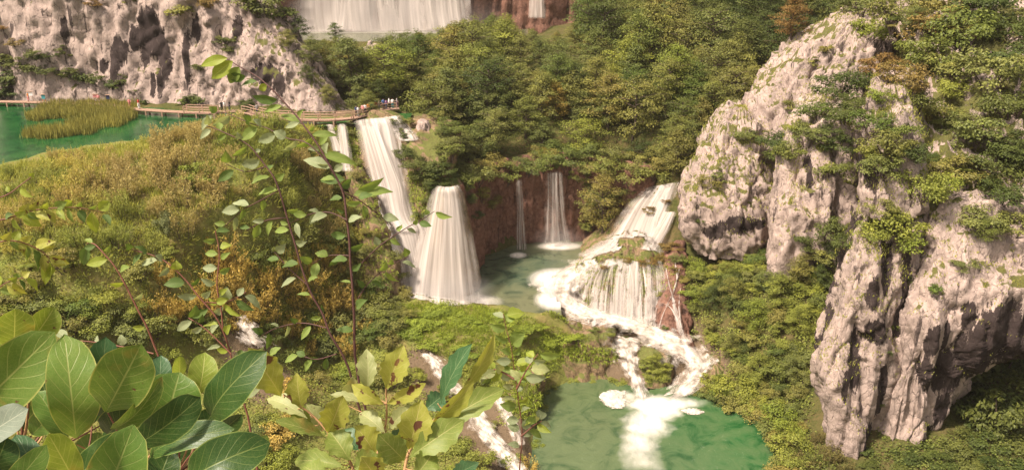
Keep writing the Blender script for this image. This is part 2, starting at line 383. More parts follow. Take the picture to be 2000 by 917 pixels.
LEFTS2 = [(800, 684, 846, 690, 101.5), (822, 706, 874, 706, 99.5), (850, 748, 900, 740, 96.8), (888, 800, 948, 792, 93), (918, 848, 975, 836, 90), (960, 898, 1016, 884, 86.5), (990, 940, 1046, 924, 84)]
FRONT = [(955, 780, 985, 775, 95.5), (962, 800, 1000, 795, 94), (985, 840, 1020, 830, 91), (1000, 880, 1035, 870, 88)]
def rows3(R): return np.array([[PY(a, b, Y), PY(c, d, Y)] for a, b, c, d, Y in R])
STREAMS = [rows3(CASC2), rows3(BACK), rows3(LEFTS), rows3(LEFTS2), rows3(FRONT)]

def axis(lo, hi, segs):
    out = [lo]
    for to, st in segs:
        k = max(1, int(round((to - out[-1]) / st))); out += list(np.linspace(out[-1], to, k + 1)[1:])
    return np.array(out)
gx = axis(-170, 150, [(-70, 1.5), (45, .55), (80, 1.1), (150, 2.5)])
gy = axis(-18, 330, [(70, 4), (145, .55), (235, 1.5), (330, 4)])
GX, GY = np.meshgrid(gx, gy); Q = np.stack([GX.ravel(), GY.ravel()], 1)
Z = tps(Q)
P3 = np.c_[Q, np.zeros(len(Q))]
Z = Z + fbm(P3 / 7, 3, 4) * .9 + fbm(P3 / 1.8, 8, 3) * .22
dl, dm, dw = sdf(Q, LAKE), sdf(Q, MID), sdf(Q, LOW)
def waterline(Z, d, W, deep, slope, rim):
    out = np.where(d > 0, np.maximum(np.minimum(Z, W + .15 + d * slope), np.where(d < rim, W + .12, -99)), Z)
    return np.where(d <= 0, W - .15 - np.minimum(deep, -d * .6), out)
Z = waterline(Z, dl, LAKE_Z, 4, np.where(Q[:, 1] > 128, .12, 1.2), 1.2)
fp = np.array([[-62, 222], [-50, 216], [-30, 214], [-10, 218], [4, 226], [4, 240], [-62, 240]], float)
Z = waterline(Z, sdf(Q, fp), 30.9, 2, .12, 1.0)
bed = np.zeros(len(Q))
Z = waterline(Z, dm, MID_Z, 2.2, 1.6, 1.0)
Z = waterline(Z, dw, LOW_Z, 4, 1.4, 1.0)
for R in STREAMS:                 # cut a bed for the white water
    for a, b in zip(crom(R, len(R) * 5)[:-1], crom(R, len(R) * 5)[1:]):
        A, B = a.mean(0), b.mean(0); hw = np.linalg.norm(a[0] - a[1]) / 2 + .3
        e = (B - A)[:2]; w = Q - A[:2]; t = np.clip((w @ e) / (e @ e + 1e-9), 0, 1)
        d = np.sqrt(((w - t[:, None] * e) ** 2).sum(1)); zs = A[2] + t * (B[2] - A[2])
        bed = np.maximum(bed, np.clip((hw + .9 - d) / .6, 0, 1))
        Z = np.where((d < hw), np.minimum(Z, zs - .35), np.where(d < hw + 4, np.minimum(Z, zs + .1 + (d - hw) * 1.6), Z))
TV = np.c_[Q, Z]
marsh = np.clip((dl < 60) * 1.0 * (Q[:, 1] < 140) * (Q[:, 0] < -12) + (Q[:, 0] < 16) * (Q[:, 1] < 113) * 1.0, 0, 1)
ter = link('ground', mesh_np('ground', TV, grid_faces(len(gx), len(gy)), [M_GROUND], True, {'grass': marsh, 'bed': bed}))
tag(ter, kind='structure')
BV = []                           # ray targets for setting plants on real surfaces
def add_bvh(V, F): BV.append(BVHTree.FromPolygons(np.asarray(V).tolist(), np.asarray(F).tolist()))
add_bvh(TV, grid_faces(len(gx), len(gy)))
def hit(px, py):
    d = Vector(ray(px, py)).normalized(); best = None
    for b in BV:
        h = b.ray_cast(Vector((0, 0, CAM_Z)), d, 600)
        if h[0] is not None and (best is None or h[3] < best[3]): best = h
    return best                   # location, normal, index, distance
def first(d):
    best = None; d = Vector(d)
    for b in BV:
        h = b.ray_cast(Vector((0, 0, CAM_Z)), d, 400)
        if h[0] is not None and (best is None or h[3] < best): best = h[3]
    return best
def ground_z(x, y):
    h = BV[0].ray_cast(Vector((x, y, 300)), Vector((0, 0, -1)), 400); return h[0].z if h[0] is not None else 0

# ------------------------------------------------------------------ water sheets
def water(name, polyg, z, mat, n, attr, label, foam=None):
    lo, hi = polyg.min(0) - 2, polyg.max(0) + 2
    nx = int((hi[0] - lo[0]) / n) + 2; ny = int((hi[1] - lo[1]) / n) + 2
    X, Y = np.meshgrid(np.linspace(lo[0], hi[0], nx), np.linspace(lo[1], hi[1], ny)); q = np.stack([X.ravel(), Y.ravel()], 1)
    d = sdf(q, polyg); F = grid_faces(nx, ny); F = F[(d[F] < 1.3).all(1)]
    used = np.unique(F); mp = np.zeros(len(q), int); mp[used] = np.arange(len(used)); q = q[used]
    V = np.c_[q, np.full(len(q), z)]
    at = {'depth': attr(q, d[used]), 'foam': foam(q) if foam else np.zeros(len(q))}
    return tag(link(name, mesh_np(name, V, mp[F], [mat], True, at)), label, kind='structure')
def blob(q, px, py, z, rx, ry, soft=1.0):
    c = PZ(px, py, z)[:2]; r = np.sqrt(((q[:, 0] - c[0]) / rx) ** 2 + ((q[:, 1] - c[1]) / ry) ** 2)
    return np.clip((1 - r) / soft, 0, 1)
water('lake', LAKE, LAKE_Z, M_LAKE, .8, lambda q, d: np.clip(-d / 6, 0, 1), 'still dark green lake beside the boardwalk')
def midfoam(q):
    f = np.zeros(len(q))
    for px, py, rx, ry in ((872, 588, 8.6, 3.6), (815, 580, 5.5, 3.2), (930, 585, 2.5, 1.6), (1092, 480, 4.2, 2.2), (1012, 498, 1.6, 1.5), (1085, 545, 4.5, 5), (1080, 585, 3, 4)): f = np.maximum(f, blob(q, px, py, MID_Z, rx, ry, .55))
    return f
def middepth(q, d):
    return np.clip(blob(q, 1010, 525, MID_Z, 12, 12, .6) + fbm(np.c_[q, q[:, 0] * 0] / 3, 5, 3) * .3, 0, 1)
water('mid_pool', MID, MID_Z, M_MID, .5, middepth, 'grey green pool under the middle falls', midfoam)
def lowfoam(q):
    f = np.zeros(len(q)); w = np.c_[q, q[:, 0] * 0]
    j = q + np.stack([fbm(w / 2.2, 71, 4), fbm(w / 2.2, 72, 4)], 1) * np.array([1.6, 1.6])
    for px, py, rx, ry, s, k in ((1282, 792, 4.6, 3.6, .8, 1.5), (1266, 822, 3.2, 4.6, 1.0, 1.2), (1256, 862, 2.9, 5.2, 1.0, .8), (1258, 892, 2.6, 4.6, 1.0, .5), (1335, 786, 3.2, 2.0, 1.0, .7), (1225, 772, 2.2, 1.6, 1, .6)):
        f = np.maximum(f, blob(j, px, py, LOW_Z, rx, ry, s) * k)
    return np.clip(f, 0, 1)
def lowdepth(q, d):
    w = np.c_[q, q[:, 0] * 0]; n = fbm(w / 6, 15, 4)
    j = q + np.stack([fbm(w / 5, 81, 3), fbm(w / 5, 82, 3)], 1) * 2.5
    e = blob(j, 1440, 850, LOW_Z, 17, 22, 1.25)
    return np.clip(e * 1.15 + n * .28 * (.3 + e) + .12, 0, 1)
water('plunge_pool', LOW, LOW_Z, M_LOW, .25, lowdepth, 'green plunge pool at the foot of the white water', lowfoam)
BVW = [BVHTree.FromPolygons([tuple(PZ(x, y, z)) for x, y in ((-900, -100), (2600, -100), (2600, 1400), (-900, 1400))], [(0, 1, 2, 3)]) for z in ()]

# ================================================================== ROCK
def facet(P, sc, seed, warp=.35):
    """angular blocks: each cell is a tilted plane, split by thin cracks"""
    sc = np.array(sc)
    w = P / sc + warp * np.stack([vn(P / (sc * .8), seed + 41), vn(P / (sc * .8), seed + 42), vn(P / (sc * .8), seed + 43)], 1)
    f1, f2, cid = voro(w, seed)
    k = (cid * 7919.7) % 1.0; k2 = (cid * 104729.3) % 1.0
    base = np.floor(w) + .5
    tilt = (w[:, 0] + w[:, 1]) * np.cos(k * 6.283) * 1.0 + w[:, 2] * (k2 - .5) * 1.6
    tilt = tilt - ((base[:, 0] + base[:, 1]) * np.cos(k * 6.283) + base[:, 2] * (k2 - .5) * 1.6)
    return (cid - .5) + .55 * np.clip(tilt, -1.2, 1.2), np.exp(-(f2 - f1) * 16)
def rock_disp(P, seed, big=1.5, flute=.8, block=.8, fine=.2, bs=3.0, za=2.2):
    d = big * fbm(P / 9, seed, 2)
    q = P.copy(); q[:, 2] *= .16
    d = d + flute * (ridge(q / 3.0 + .2 * fbm(P / 5, seed + 31, 2)[:, None], seed + 7, 2) * .8 + .25 * ridge(q / 1.1, seed + 8, 2))
    a, c = facet(P, (bs, bs, bs * za), seed + 11, .25); d = d + block * .8 * a - .45 * block * c
    a, c = facet(P, (bs * .45, bs * .45, bs * .45 * za), seed + 21, .3); d = d + block * .26 * a - .16 * block * c
    a, c = facet(P, (bs * .2, bs * .2, bs * .2 * za), seed + 25); d = d + block * .09 * a
    d = d + fine * (fbm(P / 1.6, seed + 61, 4) + .5 * ridge(P * np.array([1, 1, .3]) / .9, seed + 66, 2))
    return d - d.mean() - .35 * d.std()
def stains(P, lst):
    s = np.zeros(len(P))
    for px, py, Y, rx, rz in lst:                     # dark seeps: (px, py, distance, half width m, half height m)
        c = PY(px, py, Y); s = np.maximum(s, np.clip(1.9 - 1.6 * np.sqrt(((P[:, 0] - c[0]) / (rx * 1.15)) ** 2 + ((P[:, 2] - c[2]) / (rz * 1.1)) ** 2), 0, 1))
    return s
ROCKS = []
def rock_solid(name, rows, seed, mat, res=.33, depth=26, n=3.4, label=None, st=(), moss=.42, back=True, kind='structure', cat=None, top_round=True, skew=1.0, **dk):
    """rows, bottom to top: (py, left px, right px, front distance[, depth]); z follows from py at the front"""
    R = []
    for r in rows:
        py, pl, pr, Yf = r[:4]; dp = r[4] if len(r) > 4 else depth
        a = PY((pl + pr) / 2, py, Yf); xl = PY(pl, py, Yf + min(1.5, dp * .15))[0]; xr = PY(pr, py, Yf + min(1.5, dp * .15))[0]
        R.append((a[2], xl, xr, Yf, Yf + dp))
    R = np.array(R); R = R[np.argsort(R[:, 0])]
    nz = max(8, int((R[-1, 0] - R[0, 0]) / res))
    zz = np.linspace(R[0, 0], R[-1, 0], nz)
    C = np.stack([np.interp(zz, R[:, 0], R[:, k]) for k in range(1, 5)], 1)
    k = max(1, int(1.0 / res)); ker = np.ones(2 * k + 1) / (2 * k + 1)
    for j in range(4): C[:, j] = np.convolve(np.pad(C[:, j], k, 'edge'), ker, 'valid')
    # unit outline, denser in front
    th = np.linspace(0, 2 * math.pi, 4000, endpoint=False) + math.pi / 2
    ux = np.sign(np.cos(th)) * np.abs(np.cos(th)) ** (2 / n); uy = np.sign(np.sin(th)) * np.abs(np.sin(th)) ** (2 / n)
    w = (C[:, 1] - C[:, 0]).mean() / 2; dpp = (C[:, 3] - C[:, 2]).mean() / 2
    seg = np.hypot((np.roll(ux, -1) - ux) * w, (np.roll(uy, -1) - uy) * dpp) * np.where(uy < .2, 1, .22)
    cs = np.r_[0, np.cumsum(seg)]; nu = int(cs[-1] / res) + 8
    idx = np.searchsorted(cs, np.linspace(0, cs[-1], nu, endpoint=False)); idx = np.clip(idx, 0, 3999)
    ux, uy = ux[idx], uy[idx]
    cx, cy = (C[:, 0] + C[:, 1]) / 2, (C[:, 2] + C[:, 3]) / 2; hw, hd = (C[:, 1] - C[:, 0]) / 2, (C[:, 3] - C[:, 2]) / 2
    V = np.stack([cx[:, None] + ux[None] * hw[:, None], cy[:, None] + uy[None] * hd[:, None], np.repeat(zz[:, None], nu, 1)], -1)
    # cap rows, shrinking to the middle
    if top_round:
        caps = []
        for f in np.linspace(0, 1, max(4, int(min(w, dpp) / (res * 2.0))))[1:]:
            g = 1 - f * .97
            caps.append(np.stack([cx[-1] + ux * hw[-1] * g, cy[-1] + uy * hd[-1] * g, np.full(nu, zz[-1] + min(2.0, w * .35) * (1 - (1 - f) ** 2) * .8)], -1))
        V = np.concatenate([V, np.array(caps)], 0); nz = len(V)
    V = V.reshape(-1, 3)
    V[:, 0] += np.median(cx) / np.median(C[:, 2]) * skew * (V[:, 1] - np.repeat(np.r_[C[:, 2], np.full(nz - len(C), C[-1, 2])], nu))   # the flanks run back away from the valley
    N = -grid_normals(V, nu, nz, True)
    # normals outward
    out = np.stack([np.tile(ux, nz), np.tile(uy, nz), np.zeros(nu * nz)], 1)
    N = np.where(((N * out).sum(1) < -.05)[:, None], -N, N); N[:, 2] = np.where(np.arange(nu * nz) >= nu * (nz - 3), np.abs(N[:, 2]), N[:, 2])
    D = rock_disp(V, seed, **dk)
    V = V + N * D[:, None]
    F = grid_faces(nu, nz, True)[:, ::-1]
    Ns = -grid_normals(V, nu, nz, True); 
    up = np.abs(Ns[:, 2]) * (Ns[:, 2] > -2)
    upn = np.where(((Ns * out).sum(1) < -.2)[:, None], -Ns, Ns)[:, 2]
    ms = np.clip((upn - moss) * 2.2, 0, 1)
    me = mesh_np(name, V, F, [mat], True, {'stain': stains(V, st), 'moss': ms})
    o = tag(link(name, me), label, cat, kind=kind)
    add_bvh(V, F); ROCKS.append((name, V, upn))
    return o

# main crag on the right
rock_solid('rock_crag', [(905, 1612, 1700, 86.5), (880, 1604, 1712, 86.8), (840, 1594, 1730, 87.2), (780, 1588, 1742, 87.6), (735, 1580, 1752, 87.8), (690, 1584, 1762, 88), (620, 1604, 1772, 88.7), (560, 1620, 1786, 89.6), (500, 1638, 1796, 90.6),
    (470, 1648, 1800, 91.5), (452, 1662, 1796, 93)], 101, M_LIME, .25, 22, 4.0, 'left half of the tall limestone crag with black streaks over the plunge pool',
    st=[(1735, 520, 91, .9, 3.4), (1700, 565, 90.5, .8, 2.0), (1705, 640, 90, 1.7, 1.6), (1665, 700, 89, .9, 3.6), (1770, 540, 92, .7, 3.6), (1760, 640, 90, .7, 2.6), (1720, 760, 89, .7, 4.0), (1640, 740, 89, .5, 2.0), (1690, 850, 88, .8, 2.2)], moss=.5, big=1.3, flute=1.3, block=.9, fine=.3, bs=4.2, za=2.6)
rock_solid('rock_crag', [(915, 1680, 1745, 86.8), (885, 1684, 1790, 87), (850, 1696, 1836, 87.2), (790, 1706, 1866, 87.3), (740, 1712, 1890, 87.5), (720, 1716, 1960, 87.3), (700, 1720, 2060, 86.8), (675, 1724, 2160, 86.6), (620, 1736, 2250, 87.2), (560, 1752, 2300, 88.6), (500, 1764, 2350, 90.0),
    (440, 1776, 2350, 91.8), (400, 1790, 2350, 94)], 105, M_LIME, .25, 24, 3.6, 'right half of the tall limestone crag with slanting black streaks and an overhang',
    st=[(1840, 720, 89, 3.2, 3.0), (1890, 660, 90, 2.6, 5.2), (1920, 610, 91, 3.0, 3.4), (1950, 640, 91, 1.5, 4), (1835, 790, 89, .8, 3), (1815, 865, 88, .6, 2.4), (1985, 640, 90, 1.2, 5), (1800, 640, 90, .5, 2.2), (1870, 600, 90, .8, 2), (1830, 640, 90, .4, 2.0)], moss=.5, big=1.5, flute=1.3, block=.9, fine=.3, bs=4.2, za=2.6)
rock_solid('rock_crag', [(470, 1690, 2500, 95), (420, 1690, 2500, 96), (370, 1690, 2500, 98.5), (300, 1690, 2500, 103), (240, 1700, 2500, 107), (180, 1712, 2500, 112), (130, 1722, 2520, 118), (90, 1700, 2540, 124), (40, 1680, 2560, 132), (-20, 1700, 2600, 142), (-90, 1720, 2640, 154)], 131, M_LIME, .42, 40, 4.0,
    'broken upper limestone slope overgrown with shrubs and small trees', moss=.16, big=2.4, flute=.6, block=1.4, bs=3.4)
rock_solid('rock_crag', [(430, 1668, 1790, 93.5), (390, 1666, 1790, 94.5), (340, 1664, 1790, 96), (280, 1664, 1790, 98.5), (220, 1672, 1780, 101), (185, 1685, 1765, 103)], 151, M_LIME, .3, 20, 3.4,
    'rounded limestone buttress above the black streaked crag', st=[(1700, 340, 96, .8, 2)], moss=.4, big=.9, flute=.7, block=1.0)
rock_solid('rock_crag', [(560, 1488, 1700, 111.5), (500, 1494, 1695, 112), (420, 1498, 1690, 113.5), (340, 1504, 1690, 116), (280, 1520, 1690, 119), (240, 1545, 1690, 122)], 171, M_LIME, .33, 22, 3.6,
    'pale fluted limestone pillar between the two bigger crags', st=[(1588, 350, 115, .4, 3)], moss=.45, big=1.0, flute=1.6, block=.9)
rock_solid('rock_crag', [(510, 1350, 1500, 122.5), (475, 1330, 1508, 122.5), (440, 1317, 1512, 123), (400, 1318, 1508, 124), (340, 1340, 1505, 126.5), (290, 1372, 1500, 129), (258, 1392, 1480, 131.5)], 191, M_LIME, .33, 20, 3.4,
    'broad limestone crag with a dark seep above the cascade', st=[(1440, 440, 123, 2.8, 1.5), (1395, 455, 123, 1.6, 1.2), (1480, 440, 123, 1.6, .9)], moss=.38, big=1.2, flute=.6, block=1.3)
rock_solid('rock_crag', [(360, 1425, 1720, 131), (300, 1436, 1740, 133), (240, 1440, 1740, 135), (190, 1448, 1740, 137), (150, 1478, 1740, 139), (110, 1522, 1750, 141), (75, 1575, 1750, 143.5), (52, 1612, 1740, 146)], 211, M_LIME, .38, 24, 3.2,
    'pale cracked limestone summit crag standing against dark forest', moss=.46, big=1.5, flute=.7, block=1.4, bs=3.6)
# dark overhang behind the foot of the main crag
rock_solid('rock_crag', [(960, 1880, 2500, 97), (860, 1880, 2500, 99), (760, 1870, 2500, 102), (680, 1860, 2500, 104)], 231, M_LIME, .7, 15, 4, 'shadowed rock wall behind the overhang')

# left cliff behind the boardwalk: base and top lines in plan
def rock_wall(name, base, top, seed, mat, res, label=None, st=(), moss=.5, cap=10, kind='structure', bulge=0, **dk):
    base = np.array(base, float); top = np.array(top, float)
    L = np.linalg.norm(np.diff(base, axis=0), axis=1).sum(); nu = int(L / res) + 2; nv = int(np.abs(top[:, 2] - base[:, 2]).mean() / res) + 2
    B, T = crom(base, nu), crom(top, nu)
    f = np.linspace(0, 1, nv)[:, None, None]
    V = B[None] * (1 - f) + T[None] * f
    tan = np.gradient(B, axis=0); nrm = np.stack([tan[:, 1], -tan[:, 0], tan[:, 0] * 0], 1); nrm /= np.linalg.norm(nrm, axis=1, keepdims=True) + 1e-9   # outward (towards the camera)
    V = V + nrm[None] * (np.sin(f * math.pi) * bulge)
    nc = max(3, int(cap / res / 1.5))
    caps = np.array([T - nrm * (cap * (k + 1) / nc) + np.array([0, 0, -.02 * cap * (k + 1) / nc]) for k in range(nc)])
    V = np.concatenate([V, caps], 0); nv = len(V); V = V.reshape(-1, 3)
    D = rock_disp(V, seed, **dk); NN = np.tile(nrm[None], (nv, 1, 1)); NN[-nc:, :, 2] = 1; NN = NN.reshape(-1, 3)
    V = V + NN * D[:, None]
    F = grid_faces(nu, nv); Ns = grid_normals(V, nu, nv); Ns = np.where(((Ns * NN).sum(1) < 0)[:, None], -Ns, Ns)
    me = mesh_np(name, V, F, [mat], True, {'stain': stains(V, st), 'moss': np.clip((Ns[:, 2] - moss) * 2.2, 0, 1)})
    o = tag(link(name, me), label, kind=kind); add_bvh(V, F); ROCKS.append((name, V, Ns[:, 2])); return o
rock_wall('cliff', [(-150, 158, 28), (-115, 153, 28), (-90, 151.5, 28), (-68, 149, 28), (-50, 145.5, 28), (-38, 143, 28), (-28.5, 143, 28), (-27, 148, 28), (-31, 158, 28)],
    [(-150, 166, 74), (-118, 162, 74), (-95, 160, 72), (-75, 158, 68), (-60, 157, 64), (-50, 157, 56), (-44, 160, 50), (-46, 166, 50), (-52, 172, 50)], 251, M_LIME, .42,
    'long pale limestone cliff with black streaks behind the lake', st=[(300, 60, 153, 2.2, 4.5), (325, 90, 153, 1.2, 4.5), (285, 95, 152, .9, 3.5), (265, 75, 152, 1.0, 2.5), (240, 100, 152, 1.6, 2.5), (225, 130, 151, 1.0, 4), (335, 120, 152, .9, 3), (302, 165, 150, .5, 2.5), (318, 160, 150, .8, 2.5), (375, 110, 152, .7, 5), (395, 50, 154, .8, 2.5), (200, 130, 151, .8, 1.5), (130, 55, 154, .7, 2), (520, 140, 148, 2.4, 1.6), (550, 160, 147, 1.2, 2.2), (480, 45, 155, .8, 2)],
    moss=.45, big=1.8, flute=1.3, block=1.0)
# far wall of the great fall
rock_wall('cliff', [(-75, 215, 26), (-62, 232, 26), (-50, 238, 26), (-30, 240, 26), (-5, 239, 26), (15, 238, 26), (40, 240, 26), (70, 240, 26)],
    [(-80, 220, 90), (-66, 238, 90), (-52, 243, 90), (-30, 244, 90), (-5, 243, 90), (15, 243, 90), (40, 246, 90), (70, 246, 90)], 271, M_TRAV, .8, 'red brown rock wall behind the great waterfall', cap=6, big=2, flute=2.2, block=.8)
# travertine walls round the middle pool
X = lambda px, Y: PY(px, 480, Y)[0]
rock_wall('cliff', [(-8.5, 124, 6), (-5.5, 129, 6), (-4.2, 135, 6), (-1, 139, 6), (3, 141.5, 6), (8, 142.5, 6), (13, 142, 6), (18, 139.5, 7), (24, 138.5, 9)],
    [(-8.5, 126, 21.5), (-6, 131, 21.5), (-4.5, 137, 20.5), (-1, 140, 20.5), (3, 141.5, 20.5), (8, 142.5, 20.5), (13, 143, 20), (18, 141, 20), (24, 142, 20)], 291, M_TRAV, .33, 'red brown travertine wall around the middle pool', moss=.6, cap=8, big=.9, flute=1.1, block=.6)
rock_solid('rock_crag', [(600, 800, 950, 118.5, 14), (560, 806, 944, 119.3, 13), (500, 818, 930, 121, 12), (440, 828, 915, 122.6, 12), (400, 836, 908, 123.6, 12), (372, 842, 902, 124.6, 10)], 311, M_MOSSROCK, .35, 12, 2.3, 'cone of mossy rock under the cone shaped waterfall', moss=.5, big=.4, flute=.5, block=.3)
rock_solid('rock_crag', [(600, 790, 880, 120, 20), (560, 775, 880, 120.8, 20), (500, 755, 890, 122, 20), (440, 715, 895, 124.2, 18), (380, 700, 870, 127, 16), (320, 680, 845, 130, 14), (270, 655, 810, 132.6, 10), (243, 640, 800, 134.6, 6)], 331, M_MOSSROCK, .35, 14, 3, 'mossy travertine barrier under the upper waterfall', moss=.45, big=.8, flute=.8, block=.5)
rock_solid('rock_crag', [(600, 700, 800, 113, 14), (520, 695, 792, 115, 14), (460, 690, 772, 117.5, 14), (400, 690, 742, 120, 14), (350, 680, 715, 123.5, 12)], 351, M_MOSSROCK, .35, 14, 3, 'dark mossy rock shoulder left of the upper waterfall', moss=.35, big=.9, flute=.8, block=.6)
rock_solid('rock_crag', [(440, 800, 852, 123, 8), (400, 800, 868, 124, 10), (350, 795, 885, 126.5, 12), (310, 790, 900, 129, 12), (265, 770, 900, 133, 12)], 361, M_MOSSROCK, .35, 14, 3, 'mossy rock rib between the two main waterfalls', moss=.3, big=.8, flute=.8, block=.6)
# rock under the right cascade, the dome and the pink rock beside it
rock_solid('rock_crag', [(520, 1120, 1350, 128, 18), (470, 1180, 1345, 131.5, 16), (430, 1200, 1345, 135.5, 14), (395, 1222, 1345, 138.5, 12), (368, 1250, 1345, 141, 10)], 371, M_MOSSROCK, .35, 14, 2.6, 'mossy rock steps under the right hand cascade', moss=.6, big=.5, flute=.4, block=.5)
rock_solid('rock_crag', [(650, 1128, 1330, 114.6, 14), (620, 1122, 1332, 116.2, 14), (580, 1120, 1326, 118.6, 13), (540, 1126, 1316, 121, 12), (515, 1140, 1306, 122.8, 11), (500, 1160, 1290, 124.2, 9)], 391, M_MOSSROCK, .28, 12, 2.3, 'mossy domed rock covered in thin strands of water', moss=.35, big=.5, flute=.7, block=.6)
rock_solid('rock_crag', [(700, 1286, 1356, 109.6, 10), (660, 1274, 1350, 111.5, 10), (615, 1278, 1346, 114, 10), (580, 1288, 1342, 116.6, 10), (530, 1290, 1340, 121, 9), (500, 1296, 1336, 124, 8)], 401, M_TRAV, .28, 8, 2.5, 'pink travertine rock at the right edge of the dome', moss=.7, big=.4, flute=.5, block=.6)
# mossy dams in front
rock_solid('rock_crag', [(770, 1065, 1205, 105.2, 12), (745, 1060, 1208, 106.4, 12), (700, 1055, 1205, 108.0, 12), (668, 1060, 1198, 109.4, 10)], 411, M_MOSSROCK, .3, 12, 3, 'grassy travertine dam at the back of the plunge pool', moss=.3, big=.6, flute=.5, block=.7)
rock_solid('rock_crag', [(880, 985, 1048, 91.2, 16), (840, 978, 1052, 93, 16), (800, 970, 1058, 95, 15), (765, 960, 1062, 97, 14)], 421, M_MOSSROCK, .3, 12, 3, 'undercut mossy bank left of the plunge pool', moss=.3, big=.7, flute=.5, block=.7)
rock_solid('rock_crag', [(800, 1362, 1420, 101.5, 8), (765, 1362, 1420, 103, 8), (735, 1366, 1410, 104.5, 7)], 431, M_MOSSROCK, .3, 8, 3, 'low mossy rock on the right shore of the plunge pool', moss=.3, big=.5, flute=.4, block=.8)
rock_solid('rock_crag', [(760, 1244, 1314, 104.5, 5), (735, 1240, 1314, 106, 5), (700, 1240, 1308, 108.3, 5)], 441, M_MOSSROCK, .28, 5, 2.6, 'little grassy island splitting the rapids', moss=.2, big=.3, flute=.3, block=.4)
bo = rock_solid('boulder', [(284, 810, 844, 134, 3), (262, 810, 844, 134.4, 3), (240, 818, 838, 135, 2.5)], 451, M_LIME, .2, 3, 2.6, 'pale upright boulder right of the top of the upper waterfall', kind=None, cat='boulder', moss=.8, big=.3, flute=.2, block=.5, bs=1.4)
for i, (px, py, w, lab) in enumerate(((716, 98, 16, 'white boulder in the far stream bed, leftmost of three'), (734, 92, 20, 'largest white boulder in the far stream bed'), (722, 86, 10, 'small white boulder behind the others in the far stream bed'))):
    Y = 178 + i * 3
    rock_solid('boulder', [(py + 6, px - w / 2, px + w / 2, Y, 1.6), (py - 4, px - w / 2.4, px + w / 2.4, Y + .8, 1.4)], 461 + i, M_LIME, .2, 2, 2.4, lab, kind=None, cat='boulder', moss=.9, big=.2, flute=.1, block=.3, bs=1)
# the ledge the photographer and the nearest plants stand on
def ledge():
    V = []; nu = 60
    zs = [(58.0, 2.1), (57.4, 2.3), (56, 2.6), (52, 3.2), (45, 5), (35, 9), (25, 14), (12, 22), (0, 30)]
    rows = [(z, yf) for z, yf in zs]
    grid = [[(x, yb, 58.0 + .03 * math.sin(x * 3 + yb * 5)) for x in np.linspace(-9, 9, nu)] for yb in np.linspace(-14, 1.9, 14)]
    grid += [[(x * (1 + (58 - z) * .04), yf, z) for x in np.linspace(-9, 9, nu)] for z, yf in rows]
    V = np.array(grid).reshape(-1, 3); nv = len(grid)
    V[:, 1] += np.where(V[:, 2] < 57.9, fbm(V / 3, 5, 3) * .5, 0); V[:, 2] += np.where(V[:, 1] < 1.95, fbm(V / .5, 9, 3) * .04, 0)
    return tag(link('ledge', mesh_np('ledge', V, grid_faces(nu, nv), [M_LIME], True, {'stain': np.zeros(len(V)), 'moss': np.where(V[:, 2] > 57.8, .6, 0)})), 'rock ledge in front of the viewpoint', kind='structure')
ledge()

# ================================================================== FALLING WATER
def fall(name, R, mat, nu=40, nv=70, bulge=0., bvec=(0, -1, .15), label=None, wob=.12, seed=0, edge=.16, ends=(.05, .06), u0=0, vlen=1.0, pixel=True, rag=.13):
    rows = rows3(R) if pixel else np.array(R, float)
    C = crom(rows, nv); u = np.linspace(0, 1, nu)
    V = C[:, 0][:, None] * (1 - u)[None, :, None] + C[:, 1][:, None] * u[None, :, None]
    V = V + np.array(bvec)[None, None] * (bulge * (1 - (2 * u - 1) ** 2))[None, :, None]
    V = V.reshape(-1, 3)
    uu = np.tile(u, nv); vv = np.repeat(np.linspace(0, 1, nv), nu)
    q = np.stack([uu * 9, vv * 1.2, uu * 0 + seed], 1)
    V = V + np.array(bvec) * (wob * 2.2 * fbm(q, seed, 3))[:, None]
    if pixel:
        o_ = np.array([0, 0, CAM_Z])
        for i_ in range(len(V)):
            d_ = V[i_] - o_; L_ = np.linalg.norm(d_); h_ = first(d_ / L_)
            if h_ is not None and L_ > h_ - .15 and L_ - h_ < 3.5: V[i_] = o_ + d_ / L_ * (h_ - .18 - .12 * rng.random())
    en = fbm(np.stack([vv * 7 * max(1, vlen * .6), uu * 3, uu * 0 + seed + 3.3], 1), seed + 2, 4) * rag
    e = np.clip((np.minimum(uu, 1 - uu) + en) / edge, 0, 1)
    if ends[0] > 0: e = e * np.clip((vv + en * .5) / ends[0], 0, 1)
    if ends[1] > 0: e = e * np.clip((1 - vv) / ends[1], 0, 1)
    uv = np.stack([u0 + uu, vv * vlen], 1)
    return tag(link(name, mesh_np(name, V, grid_faces(nu, nv), [mat], True, {'edge': e}, uv)), label, kind='structure')
fall('waterfall', [(690, 231, 766, 228, 137.5), (686, 237, 772, 234, 134.6), (690, 252, 778, 250, 133.4), (700, 300, 788, 298, 130.8), (712, 350, 800, 348, 128.4), (718, 395, 810, 392, 126.4), (722, 430, 822, 425, 124.6), (730, 450, 838, 446, 122.6), (765, 500, 838, 500, 120.6), (785, 560, 842, 560, 118.6), (790, 592, 850, 592, 117.6)],
     M_FALL, 50, 110, 1.0, label='wide upper waterfall pouring from the lake in two tiers', seed=3)
fall('waterfall', [(700, 240, 745, 238, 133.4), (716, 300, 768, 300, 129.8), (732, 360, 790, 360, 127.2), (748, 420, 800, 418, 124.2), (760, 452, 822, 450, 121.8)], M_FALL, 30, 70, 1.0, label='brightest run in the middle of the upper waterfall', seed=13)
fall('waterfall', [(636, 242, 652, 242, 133.8), (641, 265, 660, 265, 131.8), (648, 296, 674, 296, 130)], M_FALL, 12, 30, .2, label='thin stream at the left end of the upper waterfall', seed=5, wob=.05, edge=.3)
